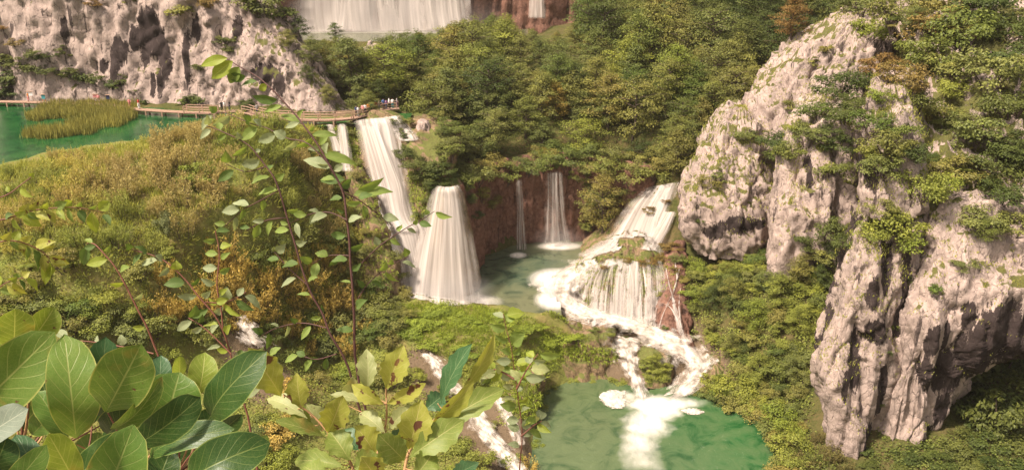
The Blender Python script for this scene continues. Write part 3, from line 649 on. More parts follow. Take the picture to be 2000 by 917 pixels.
fall('waterfall', [(655, 241, 678, 241, 133.6), (658, 270, 682, 270, 131.4), (662, 300, 688, 300, 129.2), (666, 335, 690, 335, 127.6)], M_FALL, 14, 40, .3, label='narrow stream between mossy ribs left of the upper waterfall', seed=6, wob=.05, edge=.3)
fall('waterfall', [(748, 228, 782, 224, 138), (756, 245, 790, 238, 136), (766, 262, 812, 258, 134), (778, 275, 820, 275, 132.4)], M_FALL, 26, 40, .4, label='short spill over rocks right of the upper waterfall', seed=7)
fall('waterfall', [(854, 360, 894, 360, 126), (846, 366, 900, 366, 124.0), (838, 385, 908, 385, 123.2), (826, 430, 918, 430, 121.6), (812, 480, 928, 480, 120), (800, 530, 938, 530, 118.6), (790, 575, 946, 572, 117.4), (784, 592, 950, 588, 116.9)], M_FALL, 70, 100, 2.4, label='cone shaped waterfall fanning out into the middle pool', seed=9)
fall('waterfall', [(1064, 334, 1100, 334, 140.8), (1064, 380, 1102, 380, 140.5), (1062, 430, 1108, 430, 140.2), (1058, 478, 1118, 478, 139.9)], M_VEIL, 26, 60, .3, label='thin straight veil of water falling into the back of the middle pool', seed=15)
fall('waterfall', [(1006, 350, 1020, 350, 140), (1008, 420, 1024, 420, 139.3), (1008, 497, 1030, 497, 138.5)], M_VEIL, 14, 50, .2, label='faint veil of water left of the straight veil', seed=17)
fall('waterfall', CASC, M_FALL, 56, 70, .5, label='white cascade sliding down beside the broad crag', seed=19)
fall('waterfall', [(1190, 462, 1262, 470, 131.4), (1140, 488, 1230, 500, 128.8), (1090, 520, 1180, 540, 125.4), (1056, 556, 1146, 580, 121), (1070, 590, 1160, 612, 117.6)], M_FALL, 50, 70, .3, label='broad white apron spreading left of the mossy dome', seed=41, edge=.3, rag=.25)
fall('waterfall', [(1170, 503, 1292, 503, 124.2), (1146, 530, 1302, 526, 121.8), (1136, 570, 1306, 566, 119), (1134, 610, 1304, 606, 116.6), (1138, 640, 1296, 640, 114.4)], M_DOME, 90, 80, .2, label='thin veils of water spread over the mossy dome', seed=43, edge=.25, rag=.25)
fall('waterfall', [(1296, 412, 1322, 412, 134.5), (1276, 440, 1312, 440, 131.6), (1258, 470, 1296, 474, 129.2), (1250, 486, 1284, 490, 127.8)], M_FALL, 20, 40, .4, label='right hand chute of the white cascade', seed=21)
fall('stream', CASC2, M_STREAM, 46, 150, .25, (0, 0, 1), label='white rapids running round the dome into the plunge pool', seed=23, ends=(.02, .06), vlen=6, wob=.35, rag=.3, edge=.42)
fall('stream', BACK, M_STREAM, 26, 80, .2, (0, 0, 1), label='white rapids left of the grassy island', seed=25, ends=(.1, .1), vlen=3, rag=.3, edge=.5)
fall('stream', LEFTS, M_STREAM, 30, 50, .3, (0, 0, 1), label='white water seen through the bushes at the lower left', seed=27, vlen=2, rag=.3, edge=.5, ends=(.25, .25))
fall('stream', LEFTS2, M_STREAM, 40, 120, .3, (0, 0, 1), label='white water seen between the leaves below the mossy mound', seed=28, vlen=6, rag=.3, edge=.45)
fall('stream', FRONT, M_STREAM, 24, 60, .2, (0, 0, 1), label='short white chute behind the yellow green leaves', seed=29, vlen=2, edge=.5)
# great fall in the distance
fall('waterfall', [[(-58, 238.5, 76), (-11, 238.5, 76)], [(-58, 237.6, 60), (-11, 237.8, 60)], [(-58, 236.5, 45), (-11, 236.8, 45)], [(-58, 234, 36), (-10.5, 235.4, 36)], [(-57, 231.5, 30.5), (-10, 234, 30.5)]], M_GREAT, 120, 50, .0, label='great waterfall far behind the trees', seed=31, pixel=False, wob=.6)
fall('waterfall', [[(-46, 237, 76), (-40, 237, 76)], [(-46, 236.2, 50), (-39, 236.2, 50)], [(-47, 235.2, 38), (-38, 235.2, 38)], [(-50, 232, 31), (-36, 233, 31)]], M_FALL, 40, 50, .3, label='left bright band of the great waterfall', seed=33, pixel=False)
fall('waterfall', [[(-36, 237, 76), (-30, 237, 76)], [(-36, 236.2, 50), (-29, 236.2, 50)], [(-35, 235.2, 38), (-29, 235.2, 38)], [(-35, 234, 31), (-28, 234, 31)]], M_FALL, 40, 50, .3, label='middle bright band of the great waterfall', seed=36, pixel=False)
fall('waterfall', [[(-24, 237, 76), (-12, 237, 76)], [(-24, 236.2, 50), (-12, 236.2, 50)], [(-24, 235.2, 38), (-11, 235.2, 38)], [(-23, 233, 31), (-10, 233.5, 31)]], M_FALL, 60, 50, .3, label='right bright band of the great waterfall', seed=34, pixel=False)
fall('waterfall', [[(4.5, 236.5, 76), (8.5, 236.5, 76)], [(4.5, 235.5, 45), (8.5, 235.5, 45)], [(4.2, 234.5, 34), (8.8, 234.5, 34)]], M_FALL, 20, 40, .3, label='separate white fall at the right end of the great waterfall', seed=35, pixel=False)
water('fall_pool', fp, 30.9, M_MID, 1.0, lambda q, d: q[:, 0] * 0 + .1, 'pale pool at the foot of the great waterfall', lambda q: np.clip((q[:, 1] - 230) / 5, 0, 1) * .9 * (q[:, 0] < -9))

def foam_mat(px, py, rx, ry, seed, label):
    c = PZ(px, py, LOW_Z); n = 40; V, e, uv = [], [], []
    for a in np.linspace(-1, 1, n):
        for b in np.linspace(-1, 1, n):
            r = math.hypot(a, b) * (1 + .4 * fbm(np.array([[a * 1.8, b * 1.8, seed]]), seed, 3)[0]) + .3 * fbm(np.array([[a * 6, b * 6, seed]]), seed + 3, 3)[0]
            k = max(0, min(1, (1 - r) / .35)); V.append((c[0] + a * rx, c[1] + b * ry, .02 + .22 * k * (1 - .5 * r) + .1 * k * fbm(np.array([[a * 5, b * 5, 1.]]), seed + 7, 3)[0])); e.append(k * 1.3); uv.append((a * .3, b * .6))
    tag(link('foam', mesh_np('foam', np.array(V), grid_faces(n, n), [M_STREAM], True, {'edge': e}, uv)), label, kind='structure')
foam_mat(1200, 778, 2.0, 2.6, 3, 'bright white patch of foam on the left of the plunge pool')
foam_mat(1352, 803, 1.5, .9, 8, 'thin streak of foam on the right of the plunge pool')

def strand(name, pts, w0, w1, mat=None, label=None, off=.22, seed=0):
    """a ribbon of water lying on the rock along the pixels given"""
    ps = []
    q = crom(np.array(pts, float), max(10, int(abs(pts[-1][1] - pts[0][1]) / 4)))
    for x, y in q:
        h = hit(x, y)
        if h is None: continue
        d = Vector(ray(x, y)).normalized(); p = h[0] - d * off
        ps.append(np.array(p))
    if len(ps) < 4: return
    ps = np.array(ps); k = np.array([.25, .5, .25])
    for _ in range(2):
        for j in range(3): ps[:, j] = np.convolve(np.pad(ps[:, j], 1, 'edge'), k, 'valid')
    ps = crom(ps, len(ps) * 2); n = len(ps); w = np.linspace(w0, w1, n) * (1 + .25 * np.array([rnd.uniform(-1, 1) for _ in range(n)]))
    T = np.gradient(ps, axis=0); side = np.cross(T, np.array([0, 1, .4])); side /= np.linalg.norm(side, axis=1, keepdims=True) + 1e-9
    nu = 5; u = np.linspace(-1, 1, nu)
    V = ps[:, None] + side[:, None] * u[None, :, None] * w[:, None, None] / 2 + np.array([0, -1, .3])[None, None] * ((1 - u ** 2) * .12)[None, :, None]
    e = np.tile(np.array([0, .8, 1, .8, 0]), n) * np.repeat(np.clip(np.minimum(np.linspace(0, 12, n), np.linspace(16, 1, n)), 0, 1), nu)
    uv = np.stack([np.tile(u, n) * .09 * w1 / .5 + seed, np.repeat(np.linspace(0, 1, n), nu)], 1)
    return tag(link(name, mesh_np(name, V.reshape(-1, 3), grid_faces(nu, n), [mat or M_STREAM], True, {'edge': e}, uv)), label, kind='structure')
for i, (x0, y0, x1, y1, x2, y2, w) in enumerate([(1180, 512, 1160, 560, 1150, 628, 1.0), (1188, 520, 1176, 570, 1172, 634, .8), (1198, 512, 1186, 560, 1180, 636, .6), (1210, 505, 1208, 560, 1216, 636, 1.2), (1216, 540, 1222, 580, 1228, 636, .9),
        (1225, 505, 1236, 550, 1240, 634, .7), (1245, 520, 1250, 570, 1254, 632, .5), (1255, 512, 1262, 560, 1262, 634, .9), (1268, 530, 1272, 580, 1272, 634, .6), (1282, 520, 1284, 570, 1280, 630, .4), (1172, 560, 1166, 600, 1164, 632, .6), (1200, 560, 1198, 600, 1196, 634, .6),
        (1150, 530, 1142, 570, 1138, 604, .5), (1232, 580, 1234, 610, 1234, 634, .6), (1318, 510, 1322, 545, 1312, 580, .5), (1312, 575, 1322, 620, 1338, 672, 1.1), (1308, 590, 1296, 610, 1284, 650, .3), (1330, 560, 1326, 590, 1330, 640, .4), (1290, 590, 1310, 600, 1325, 630, .4)] + [(1150 + q * 8.1 + rnd.uniform(-3, 3), 508 + rnd.uniform(0, 50), 1147 + q * 8.1 + rnd.uniform(-4, 4), 575, 1142 + q * 8.3, 632, rnd.uniform(.15, .4)) for q in range(14)] + [(1190, 512, 1168, 560, 1160, 634, 2.2), (1212, 506, 1210, 560, 1212, 636, 2.4), (1242, 508, 1246, 560, 1246, 636, 2.0), (1262, 512, 1268, 565, 1268, 634, 1.6), (1176, 512, 1148, 560, 1138, 606, 1.2), (1226, 506, 1228, 560, 1230, 636, 1.6)] + [(1162 + q * 17, 556 + (q % 3) * 9, 1160 + q * 17, 596, 1157 + q * 17.5, 637, 1.5 + (q % 2) * .6) for q in range(8)] + [(1328, 520, 1318, 560, 1300, 600, .5), (1300, 520, 1308, 560, 1318, 590, .35)]):
    strand('waterfall', [(x0, y0), (x1, y1), (x2, y2)], w * .5, w * .9, M_FALL, label='thin strand of white water running down the mossy dome', seed=i)
# ================================================================== PLANTS: prototypes
def proj(P):
    P = np.atleast_2d(P); d = P - np.array([0, 0, CAM_Z])
    f = d[:, 1] * CT - d[:, 2] * ST; u = d[:, 1] * ST + d[:, 2] * CT
    f = np.where(np.abs(f) < 1e-6, 1e-6, f)
    return np.stack([1000 + FPX * d[:, 0] / f, 458.5 - FPX * u / f], 1), f
def inpoly(p, poly):
    poly = np.array(poly, float); ins = np.zeros(len(p), bool); n = len(poly)
    for i in range(n):
        a, b = poly[i], poly[(i + 1) % n]; c = (a[1] <= p[:, 1]) != (b[1] <= p[:, 1])
        ins ^= c & (p[:, 0] < a[0] + (p[:, 1] - a[1]) / (b[1] - a[1] + 1e-12) * (b[0] - a[0]))
    return ins
def unit(v): return v / (np.linalg.norm(v, axis=-1, keepdims=True) + 1e-9)
def leaves(C, N, L, Wd, g, up=None, fold=.12):
    """rhombic leaf faces at C facing N"""
    n = len(C); N = unit(N); r = unit(g.normal(size=(n, 3))); a = unit(np.cross(N, r)) if up is None else unit(up)
    s = unit(np.cross(a, N)); L = (L * g.uniform(.65, 1.35, n))[:, None]; Wd = (Wd * g.uniform(.7, 1.3, n))[:, None]
    V = np.stack([C - a * L / 2, C + s * Wd / 2 + N * L * fold - a * L * .05, C + a * L / 2, C - s * Wd / 2 + N * L * fold - a * L * .05], 1).reshape(-1, 3)
    return V, np.arange(4 * n).reshape(-1, 4)
def leaf_mesh_obj(name, parts, mats, lvs, smooth=False):
    V = np.concatenate([p[0] for p in parts]); off = np.cumsum([0] + [len(p[0]) for p in parts])
    F = np.concatenate([p[1] + off[i] for i, p in enumerate(parts)])
    return mesh_np(name, V, F, mats, smooth, {'lv': np.concatenate(lvs)}, mi=np.concatenate([np.full(len(p[1]), p[2]) for p in parts]))
def crown_tree(seed, H, R, nl=16, per=62, lsz=.40, shape='oval', low=.22, flat=.42):
    g = np.random.default_rng(seed); mb = MB(); pts = []
    k = 7; tr = np.stack([np.cumsum(g.normal(0, .10 * H / 9, k)), np.cumsum(g.normal(0, .10 * H / 9, k)), np.linspace(-.6, H * .86, k)], 1)
    mb.tube(tr, np.linspace(.020 * H + .03, .03, k), 6)
    for i in range(nl):
        f = low + (1 - low) * ((i + .5) / nl) ** .9; z = f * H * .86
        base = np.array([np.interp(z, tr[:, 2], tr[:, j]) for j in range(3)])
        prof = {'oval': math.sin(math.pi * min(.97, .18 + .80 * (f - low) / (1 - low))) ** .7, 'cone': 1.05 - .85 * f, 'wide': (.55 + .75 * f) * (1 - max(0, f - .75) * 2.2)}[shape]
        az = i * 2.4 + g.uniform(-.5, .5); ln = R * prof * g.uniform(.75, 1.15)
        tip = base + np.array([math.cos(az) * ln, math.sin(az) * ln, H * .07 * g.uniform(.3, 1.6)])
        mid = (base + tip) / 2 + np.array([0, 0, H * .03])
        mb.tube([base, mid, tip], [.009 * H, .006 * H, .02], 4)
        for q in range(4 if ln > R * .5 else 3):
            w = .35 + .65 * (q + .5) / 4 + g.uniform(-.08, .08); c = base * (1 - w) + tip * w + g.normal(0, .28, 3) * np.array([1, 1, .7]) * R / 3
            pts.append((c, R * g.uniform(.22, .40)))
    for q in range(4): pts.append((tr[-1] + g.normal(0, .35, 3) * R / 3 + np.array([0, 0, H * .05]), R * g.uniform(.24, .34)))
    parts, lvs = [], []
    cen = np.array([0, 0, H * .45])
    for c, r in pts:
        n = int(per * g.uniform(.7, 1.2)); d = unit(g.normal(size=(n, 3))); d[:, 2] = np.where(g.random(n) < .7, np.abs(d[:, 2]), d[:, 2])
        rad = g.random(n) ** .45
        C = c + d * rad[:, None] * np.array([r, r, r * flat]) * np.array([1.15, 1.15, 1])
        C[:, 2] -= .10 * r * (np.hypot(C[:, 0] - c[0], C[:, 1] - c[1]) / r) ** 2
        N = d * .55 + unit(c - cen) * .35 + np.array([0, 0, .75]) + g.normal(0, .45, (n, 3))
        V, F = leaves(C, N, lsz, lsz * .62, g); parts.append((V, F, 0))
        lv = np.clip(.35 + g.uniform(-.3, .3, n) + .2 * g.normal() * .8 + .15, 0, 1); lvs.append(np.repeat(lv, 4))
    return mb.mesh('trunk', [M_BARK]), leaf_mesh_obj('crown', parts, [M_LEAF], lvs)
def bush_mesh(seed, R=1.0, H=1.5, ncl=16, per=42, lsz=.2, stems=7, mat=None, flat=.6, asp=.6):
    g = np.random.default_rng(seed); parts, lvs = [], []; mb = MB()
    for i in range(ncl):
        az = g.uniform(0, 6.28); rr = R * math.sqrt(g.random()) * .9; zz = H * (.25 + .7 * g.random() * (1 - (rr / R) ** 2 * .6))
        c = np.array([math.cos(az) * rr, math.sin(az) * rr, zz]); r = R * g.uniform(.26, .44)
        if i < stems: mb.tube([[0, 0, -.3], c * np.array([.45, .45, .5]), c], [.05 * R, .03 * R, .012], 4)
        n = int(per * g.uniform(.7, 1.3)); d = unit(g.normal(size=(n, 3))); d[:, 2] = np.where(g.random(n) < .65, np.abs(d[:, 2]), d[:, 2])
        C = c + d * (g.random(n) ** .45)[:, None] * np.array([r * 1.1, r * 1.1, r * flat])
        N = d * .6 + np.array([0, 0, .8]) + unit(c * np.array([1, 1, .3])) * .4 + g.normal(0, .45, (n, 3))
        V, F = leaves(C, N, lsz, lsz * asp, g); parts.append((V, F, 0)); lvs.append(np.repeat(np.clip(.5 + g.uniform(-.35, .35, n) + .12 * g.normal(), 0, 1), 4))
    sv, sf = np.concatenate(mb.V), np.concatenate(mb.F); parts.append((sv, sf, 1)); lvs.append(np.zeros(len(sv)))
    return leaf_mesh_obj('bush', parts, [mat or M_LEAF, M_BARK], lvs)
def spray_mesh(seed, R=1.0, H=1.8, nst=55, per=20, lsz=.17, wsz=.05, mat=None, lean=.5, zig=.06):
    """many thin upright shoots with narrow leaves (marsh willow, sedge scrub)"""
    g = np.random.default_rng(seed); parts, lvs = [], []; mb = MB()
    for i in range(nst):
        az = g.uniform(0, 6.28); r0 = R * .55 * math.sqrt(g.random()); b = np.array([math.cos(az) * r0, math.sin(az) * r0, -.15])
        h = H * g.uniform(.55, 1.1) * (1 - .35 * r0 / R); t = b + np.array([math.cos(az) * lean * R * g.uniform(.3, 1), math.sin(az) * lean * R * g.uniform(.3, 1), h])
        if i % 3 == 0: mb.tube([b, (b + t) / 2 + np.array([0, 0, .12 * h]), t], [.022 * R, .014 * R, .006], 3)
        f = g.uniform(.25, 1.05, per)[:, None]; C = b + (t - b) * f + np.array([0, 0, .12 * h]) * (4 * f * (1 - f)) + g.normal(0, zig * R, (per, 3))
        up = unit((t - b)[None] + g.normal(0, .55 * h, (per, 3))); N = unit(g.normal(size=(per, 3)) + np.array([0, -.2, .6])); N = unit(N - up * (N * up).sum(1)[:, None])
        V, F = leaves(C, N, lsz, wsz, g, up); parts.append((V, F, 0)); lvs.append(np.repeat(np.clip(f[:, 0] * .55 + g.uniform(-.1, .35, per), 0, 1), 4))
    sv, sf = np.concatenate(mb.V), np.concatenate(mb.F); parts.append((sv, sf, 1)); lvs.append(np.zeros(len(sv)))
    return leaf_mesh_obj('shrub', parts, [mat or M_LEAF_MARSH, M_BARK], lvs)
TREES = [crown_tree(1, 9, 3.5, 20, 62, .27, 'oval', .2, .6), crown_tree(2, 10, 3.2, 22, 58, .27, 'oval', .2, .62), crown_tree(3, 8, 3.9, 20, 66, .27, 'wide', .2, .55), crown_tree(4, 9, 3.4, 20, 58, .25, 'oval', .15, .5),
         crown_tree(5, 8.5, 3.7, 20, 62, .29, 'oval', .12, .6), crown_tree(6, 10.5, 3.6, 22, 58, .26, 'wide', .25, .5), crown_tree(7, 7.5, 3.6, 20, 66, .26, 'oval', .08, .6)]
BUSH = [bush_mesh(21, 1, 1.3), bush_mesh(22, 1, 1.5, 18, 46, .17), bush_mesh(23, 1.1, 1.1, 16, 44, .2, flat=.45), bush_mesh(24, .9, 1.8, 18, 40, .19)]
FINE = [bush_mesh(31, 1, 1.3, 20, 90, .11), bush_mesh(32, 1.05, 1.15, 22, 90, .10, flat=.5), bush_mesh(33, .95, 1.6, 20, 90, .11)]
M_CUSH = m_leaf('cushion_leaf', [(.22, .30, .045), (.27, .34, .055), (.19, .26, .045)], .35)
SPRAY = [spray_mesh(41), spray_mesh(42, 1.1, 1.5, 60, 20, .15, .05, lean=.7), spray_mesh(43, .9, 2.1, 50, 24, .18, .045, lean=.4)]
USED = {}
def place_tree(k, loc, s, rz, label, group, mat=None, sz=None, name='tree', cat='tree', tilt=0):
    e = bpy.data.objects.new(name, None); COL.objects.link(e); e.empty_display_size = .3
    e.location = loc; e.rotation_euler = (tilt * math.cos(rz), tilt * math.sin(rz), rz); e.scale = (s, s, s * (sz or 1))
    tag(e, label, cat, group)
    tr = link('trunk', TREES[k][0], e); cr = link('crown', TREES[k][1], e)
    if mat is not None: cr.material_slots[0].link = 'OBJECT'; cr.material_slots[0].material = mat
    return e
def place_bush(me, loc, s, rz, label, group, mat=None, sz=1.0, name='bush', cat='bush'):
    o = link(name, me, None, loc, (rnd.uniform(-.12, .12), rnd.uniform(-.12, .12), rz), (s, s, s * sz)); tag(o, label, cat, group)
    if mat is not None: o.material_slots[0].link = 'OBJECT'; o.material_slots[0].material = mat
    return o
def top_hit(x, y):                # what is on top at this place
    best = None
    for i, b in enumerate(BV):
        h = b.ray_cast(Vector((x, y, 200)), Vector((0, 0, -1)), 400)
        if h[0] is not None and (best is None or h[0].z > best[0].z): best = (h[0], h[1], i)
    return best
def seen(p, slack=2.5):           # does anything solid stand before p
    d = Vector(p) - Vector((0, 0, CAM_Z)); L = d.length; d.normalize()
    for b in BV:
        h = b.ray_cast(Vector((0, 0, CAM_Z)), d, L - slack)
        if h[0] is not None: return False
    return True
def scatter(x0, x1, y0, y1, sp, jit=.42, seed=0):
    g = random.Random(seed); out = []; j = 0; y = y0
    while y < y1:
        x = x0 + (sp / 2 if j % 2 else 0)
        while x < x1: out.append((x + g.uniform(-jit, jit) * sp, y + g.uniform(-jit, jit) * sp)); x += sp
        y += sp * .87; j += 1
    return out

# ================================================================== FOREST
def side(px): return 'left' if px < 900 else 'middle' if px < 1180 else 'right'
nt_ = 0
for (x, y) in scatter(-50, 75, 141.5, 170, 4.9, seed=1) + scatter(-62, 85, 170, 232, 6.6, seed=2):
    h = top_hit(x, y)
    if h is None or h[2] != 0: continue
    if sdf(np.array([[x, y]]), LAKE)[0] < 1.5 or sdf(np.array([[x, y]]), MID)[0] < 2.0 or sdf(np.array([[x, y]]), fp)[0] < 2: continue
    z = h[0].z; (p, _) = proj([x, y, z]); px, py = p[0]
    if px < 690 and y < 150: continue
    if 690 < px < 830 and 205 < py < 300: continue
    if px < -60 or px > 2060 or py < -140: continue
    far = y > 170
    k = rnd.randrange(7); s = rnd.uniform(.7, 1.2) * (.95 if not far else 1.1)
    s *= 1.12
    if y < 150: s *= .8
    top = float(np.interp(px, [560, 700, 760, 850, 880, 990, 1010, 1060, 1075, 1140, 1200], [70, 80, 66, 52, 36, 22, 50, 62, 66, 30, -300]))
    if y > 160 and 560 < px < 1200:      # the stream bed keeps the trees low in front of the great fall
        zt = PY(px, top, y)[2]; s = min(s, (zt - z) / 9.5)
        if s < .3: continue
    if not (seen((x, y, z + 8 * s)) or seen((x - 2.5 * s, y, z + 5 * s)) or seen((x + 2.5 * s, y, z + 5 * s))): continue
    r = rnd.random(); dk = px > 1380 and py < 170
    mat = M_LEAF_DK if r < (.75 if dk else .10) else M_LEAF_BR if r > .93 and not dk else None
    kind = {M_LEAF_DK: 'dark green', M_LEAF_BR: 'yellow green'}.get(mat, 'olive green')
    where = 'on the far slope under the great waterfall' if far and px < 1000 else 'high on the wooded slope' if far else 'on the wooded slope above the middle pool'
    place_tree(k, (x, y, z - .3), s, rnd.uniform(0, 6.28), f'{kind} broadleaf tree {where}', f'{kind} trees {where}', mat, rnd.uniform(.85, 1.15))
    nt_ += 1
print('forest trees', nt_)
def at_px(px, py, dz=0):
    h = hit(px, py); return None if h is None else (h[0].x, h[0].y, h[0].z + dz)
# singled-out trees
def solo(px, py, k, s, label, mat=None, sz=1.0, tilt=0):
    p = at_px(px, py)
    if p: place_tree(k, (p[0], p[1], p[2] - .3), s, rnd.uniform(0, 6), label, None, mat, sz, tilt=tilt)
solo(1175, 455, 3, 1.0, 'leafy green tree standing before the red wall at the back of the middle pool', None, 1.25)
solo(1085, 235, 6, .75, 'tree turning yellow on the slope above the middle pool', M_LEAF_YE, 1.3)
solo(1335, 205, 6, .6, 'smaller yellowing tree near the summit crag', m_leaf('turning_leaf', [(.22, .17, .04)]), 1.2)
solo(870, 190, 6, .8, 'light yellow green tree right of the far end of the boardwalk', M_LEAF_BR, 1.2)
solo(1545, 75, 4, .9, 'rusty tree above the summit crag', M_LEAF_RED, 1.0)

# ------------------------------------------------------------------ bushes set where the photograph shows them
def spot(px, py, wpx, me, mat, label, group=None, sz=1.0, name='bush', cat='bush', sink=.25):
    h = hit(px, py)
    if h is None: return
    s = wpx / 2 / (FPX / h[3]) / 1.05
    return place_bush(me, (h[0].x, h[0].y + s * .1, h[0].z - s * sink), s, rnd.uniform(0, 6.28), label, group, mat, sz, name, cat)
# crag shrubs
CRAG = [(1640, 175, 95, 1), (1600, 215, 90, 0), (1580, 265, 80, 0), (1520, 280, 80, 1), (1460, 265, 60, 0), (1490, 300, 60, 2), (1545, 300, 70, 2), (1650, 225, 80, 1), (1690, 165, 70, 1), (1635, 285, 70, 1), (1630, 330, 80, 0), (1590, 130, 36, 2), (1615, 95, 30, 2), (1550, 205, 50, 0),
        (1385, 360, 50, 2), (1405, 352, 36, 2), (1368, 432, 24, 1), (1700, 240, 80, 2), (1730, 290, 100, 2), (1760, 250, 80, 0), (1720, 330, 80, 0), (1790, 300, 70, 1), (1810, 355, 110, 3), (1790, 375, 90, 3), (1745, 445, 110, 4), (1700, 455, 70, 4), (1760, 480, 80, 4), (1720, 405, 70, 0),
        (1840, 220, 90, 0), (1900, 270, 110, 0), (1870, 330, 100, 2), (1930, 330, 120, 1), (1970, 300, 90, 1), (1920, 430, 90, 2), (1885, 515, 50, 2), (1955, 380, 90, 1), (1985, 440, 80, 0), (1790, 200, 90, 1), (1760, 150, 90, 5), (1800, 120, 110, 2), (1860, 130, 110, 0), (1930, 150, 120, 0),
        (1720, 130, 80, 5), (1760, 80, 100, 0), (1820, 60, 110, 5), (1880, 70, 120, 2), (1950, 60, 120, 1), (1700, 60, 80, 3), (1990, 120, 120, 1), (1980, 210, 110, 1), (1745, 30, 90, 2), (1850, 10, 110, 0), (1930, 10, 110, 1), (1680, 20, 90, 0), (1820, 560, 36, 2), (1775, 545, 20, 1), (1745, 640, 24, 1), (1735, 690, 20, 1), (1640, 440, 60, 1), (1610, 455, 80, 1), (1650, 480, 60, 1), (1575, 470, 70, 1), (1600, 500, 80, 0),
        (1620, 255, 60, 1), (1665, 200, 60, 1), (1870, 180, 70, 3), (1700, 300, 50, 4), (1780, 170, 60, 5), (1690, 880, 30, 1), (1720, 790, 16, 1), (1560, 255, 50, 4), (1720, 190, 60, 3)]
SH = {0: (None, 'olive shrub rooted in the limestone crag'), 1: (M_LEAF_DK, 'dark green shrub rooted in the limestone crag'), 2: (M_LEAF, 'broad olive shrub spreading over crag rock'), 3: (M_LEAF_BR, 'bright green shrub on the crag ledge'), 4: (M_LEAF_BR, 'yellow green shrub on the crag edge'), 5: (M_LEAF_RED, 'rusty brown shrub on the upper crag slope')}
for i, (px, py, w, t) in enumerate(CRAG):
    spot(px, py + w * .15, w, FINE[i % 3] if w > 45 else BUSH[i % 4], SH[t][0], SH[t][1], SH[t][1].replace('shrub', 'shrubs'), rnd.uniform(.75, 1.1), 'crag_shrub', 'shrub')
for px, py, k, s, lab in ((1885, 275, 2, .55, 'small spreading tree with a bare forked trunk on the upper crag'), (1775, 70, 5, .5, 'small dark stemmed tree at the top of the crag slope'), (1870, 85, 2, .5, 'leaning little tree right of the dark stemmed tree'), (1925, 470, 2, .4, 'low tree clinging to the right side of the crag'), (1975, 330, 4, .7, 'dense dark tree at the right end of the crag slope')):
    solo(px, py, k, s, lab, M_LEAF_DK if 'dense' in lab else None, .9, .1)
for (name, V, up) in ROCKS[2:3]:    # the overgrown slope
    idx = np.where((up > .25))[0]; p, f = proj(V[idx]); ok = (p[:, 0] > 1690) & (p[:, 0] < 2030) & (p[:, 1] > -40) & (p[:, 1] < 420); idx = idx[ok]
    for q in rng.choice(idx, min(70, len(idx)), replace=False):
        c = V[q]; t = rnd.choice([0, 0, 2, 2, 1, 5, 3]); s = rnd.uniform(.7, 1.7)
        if not seen(c + np.array([0, 0, s]), 1.5): continue
        place_bush(rnd.choice(FINE), (c[0], c[1], c[2] - .3 * s), s, rnd.uniform(0, 6), SH[t][1], SH[t][1].replace('shrub', 'shrubs'), SH[t][0], rnd.uniform(.6, 1), 'crag_shrub', 'shrub')
# left cliff
CL = [(10, 115, 50, 1), (35, 120, 46, 1), (10, 150, 60, 1), (25, 175, 50, 1), (5, 185, 40, 1), (70, 102, 40, 1), (95, 105, 36, 1), (120, 104, 34, 1), (60, 130, 34, 1), (90, 135, 36, 1), (115, 140, 36, 1), (140, 142, 36, 1), (165, 148, 40, 1), (190, 155, 40, 1), (212, 160, 34, 1), (240, 168, 34, 1), (262, 176, 28, 1),
      (220, 192, 22, 1), (385, 190, 40, 1), (360, 200, 34, 0), (440, 75, 44, 1), (445, 95, 30, 1), (350, 12, 50, 0), (375, 18, 30, 1), (410, 5, 40, 5), (510, 10, 70, 1), (540, 20, 60, 1), (480, 4, 50, 0), (390, 130, 30, 1), (30, 80, 30, 5), (240, 145, 16, 1), (280, 200, 20, 1), (470, 195, 24, 1), (180, 5, 30, 5), (0, 50, 30, 5), (250, 2, 30, 0)]
for i, (px, py, w, t) in enumerate(CL):
    lab = {1: 'dark shrub growing from a ledge of the left cliff', 0: 'olive shrub growing on the left cliff', 5: 'brownish shrub growing on the left cliff'}[t]
    spot(px, py + w * .2, w * 1.1, BUSH[i % 4], SH[t][0], lab, lab.replace('shrub', 'shrubs'), rnd.uniform(.6, .9), 'crag_shrub', 'shrub')
for i, (px, py, k, s) in enumerate([(585, 60, 6, .6), (560, 75, 6, .45), (610, 110, 4, .6), (640, 105, 6, .7), (660, 150, 4, .62), (690, 170, 6, .6), (600, 140, 6, .42), (640, 180, 6, .42), (700, 195, 4, .55), (680, 120, 0, .7), (620, 45, 6, .5), (720, 200, 6, .5), (740, 190, 0, .6), (715, 150, 4, .8), (655, 70, 1, .6)]):
    solo(px, py + 15, k, s, 'bushy tree leaning over the right end of the left cliff', None if i % 3 else M_LEAF_DK, .9)

# ------------------------------------------------------------------ bushes along the pools and falls
def ring(lst, meshes, mat, label, zlo=.8, zhi=1.1, name='bush', cat='bush'):
    for i, (px, py, w) in enumerate(lst):
        spot(px, py + w * .12, w, meshes[i % len(meshes)], mat, label, label + ' (several)' if False else label.replace('bush', 'bushes').replace('shrub', 'shrubs'), rnd.uniform(zlo, zhi), name, cat)
ring([(930, 345, 80), (900, 330, 70), (960, 330, 80), (990, 340, 70), (1030, 325, 70), (940, 380, 60), (915, 355, 50), (960, 395, 50), (1060, 320, 60), (1110, 320, 70), (1150, 322, 80), (1190, 335, 80), (1230, 345, 80), (1270, 340, 80), (1300, 330, 60), (1130, 345, 50), (1215, 375, 50), (880, 300, 60), (910, 300, 70)], FINE, None, 'olive bush overhanging the red wall of the middle pool')
ring([(792, 300, 50), (815, 320, 66), (845, 330, 70), (865, 335, 60), (830, 345, 60), (855, 365, 50), (790, 305, 40), (880, 350, 40), (775, 245, 30), (840, 395, 40), (825, 420, 34), (795, 270, 30)], FINE, M_LEAF_DK, 'dark ferny bush on the rock rib between the two main waterfalls')
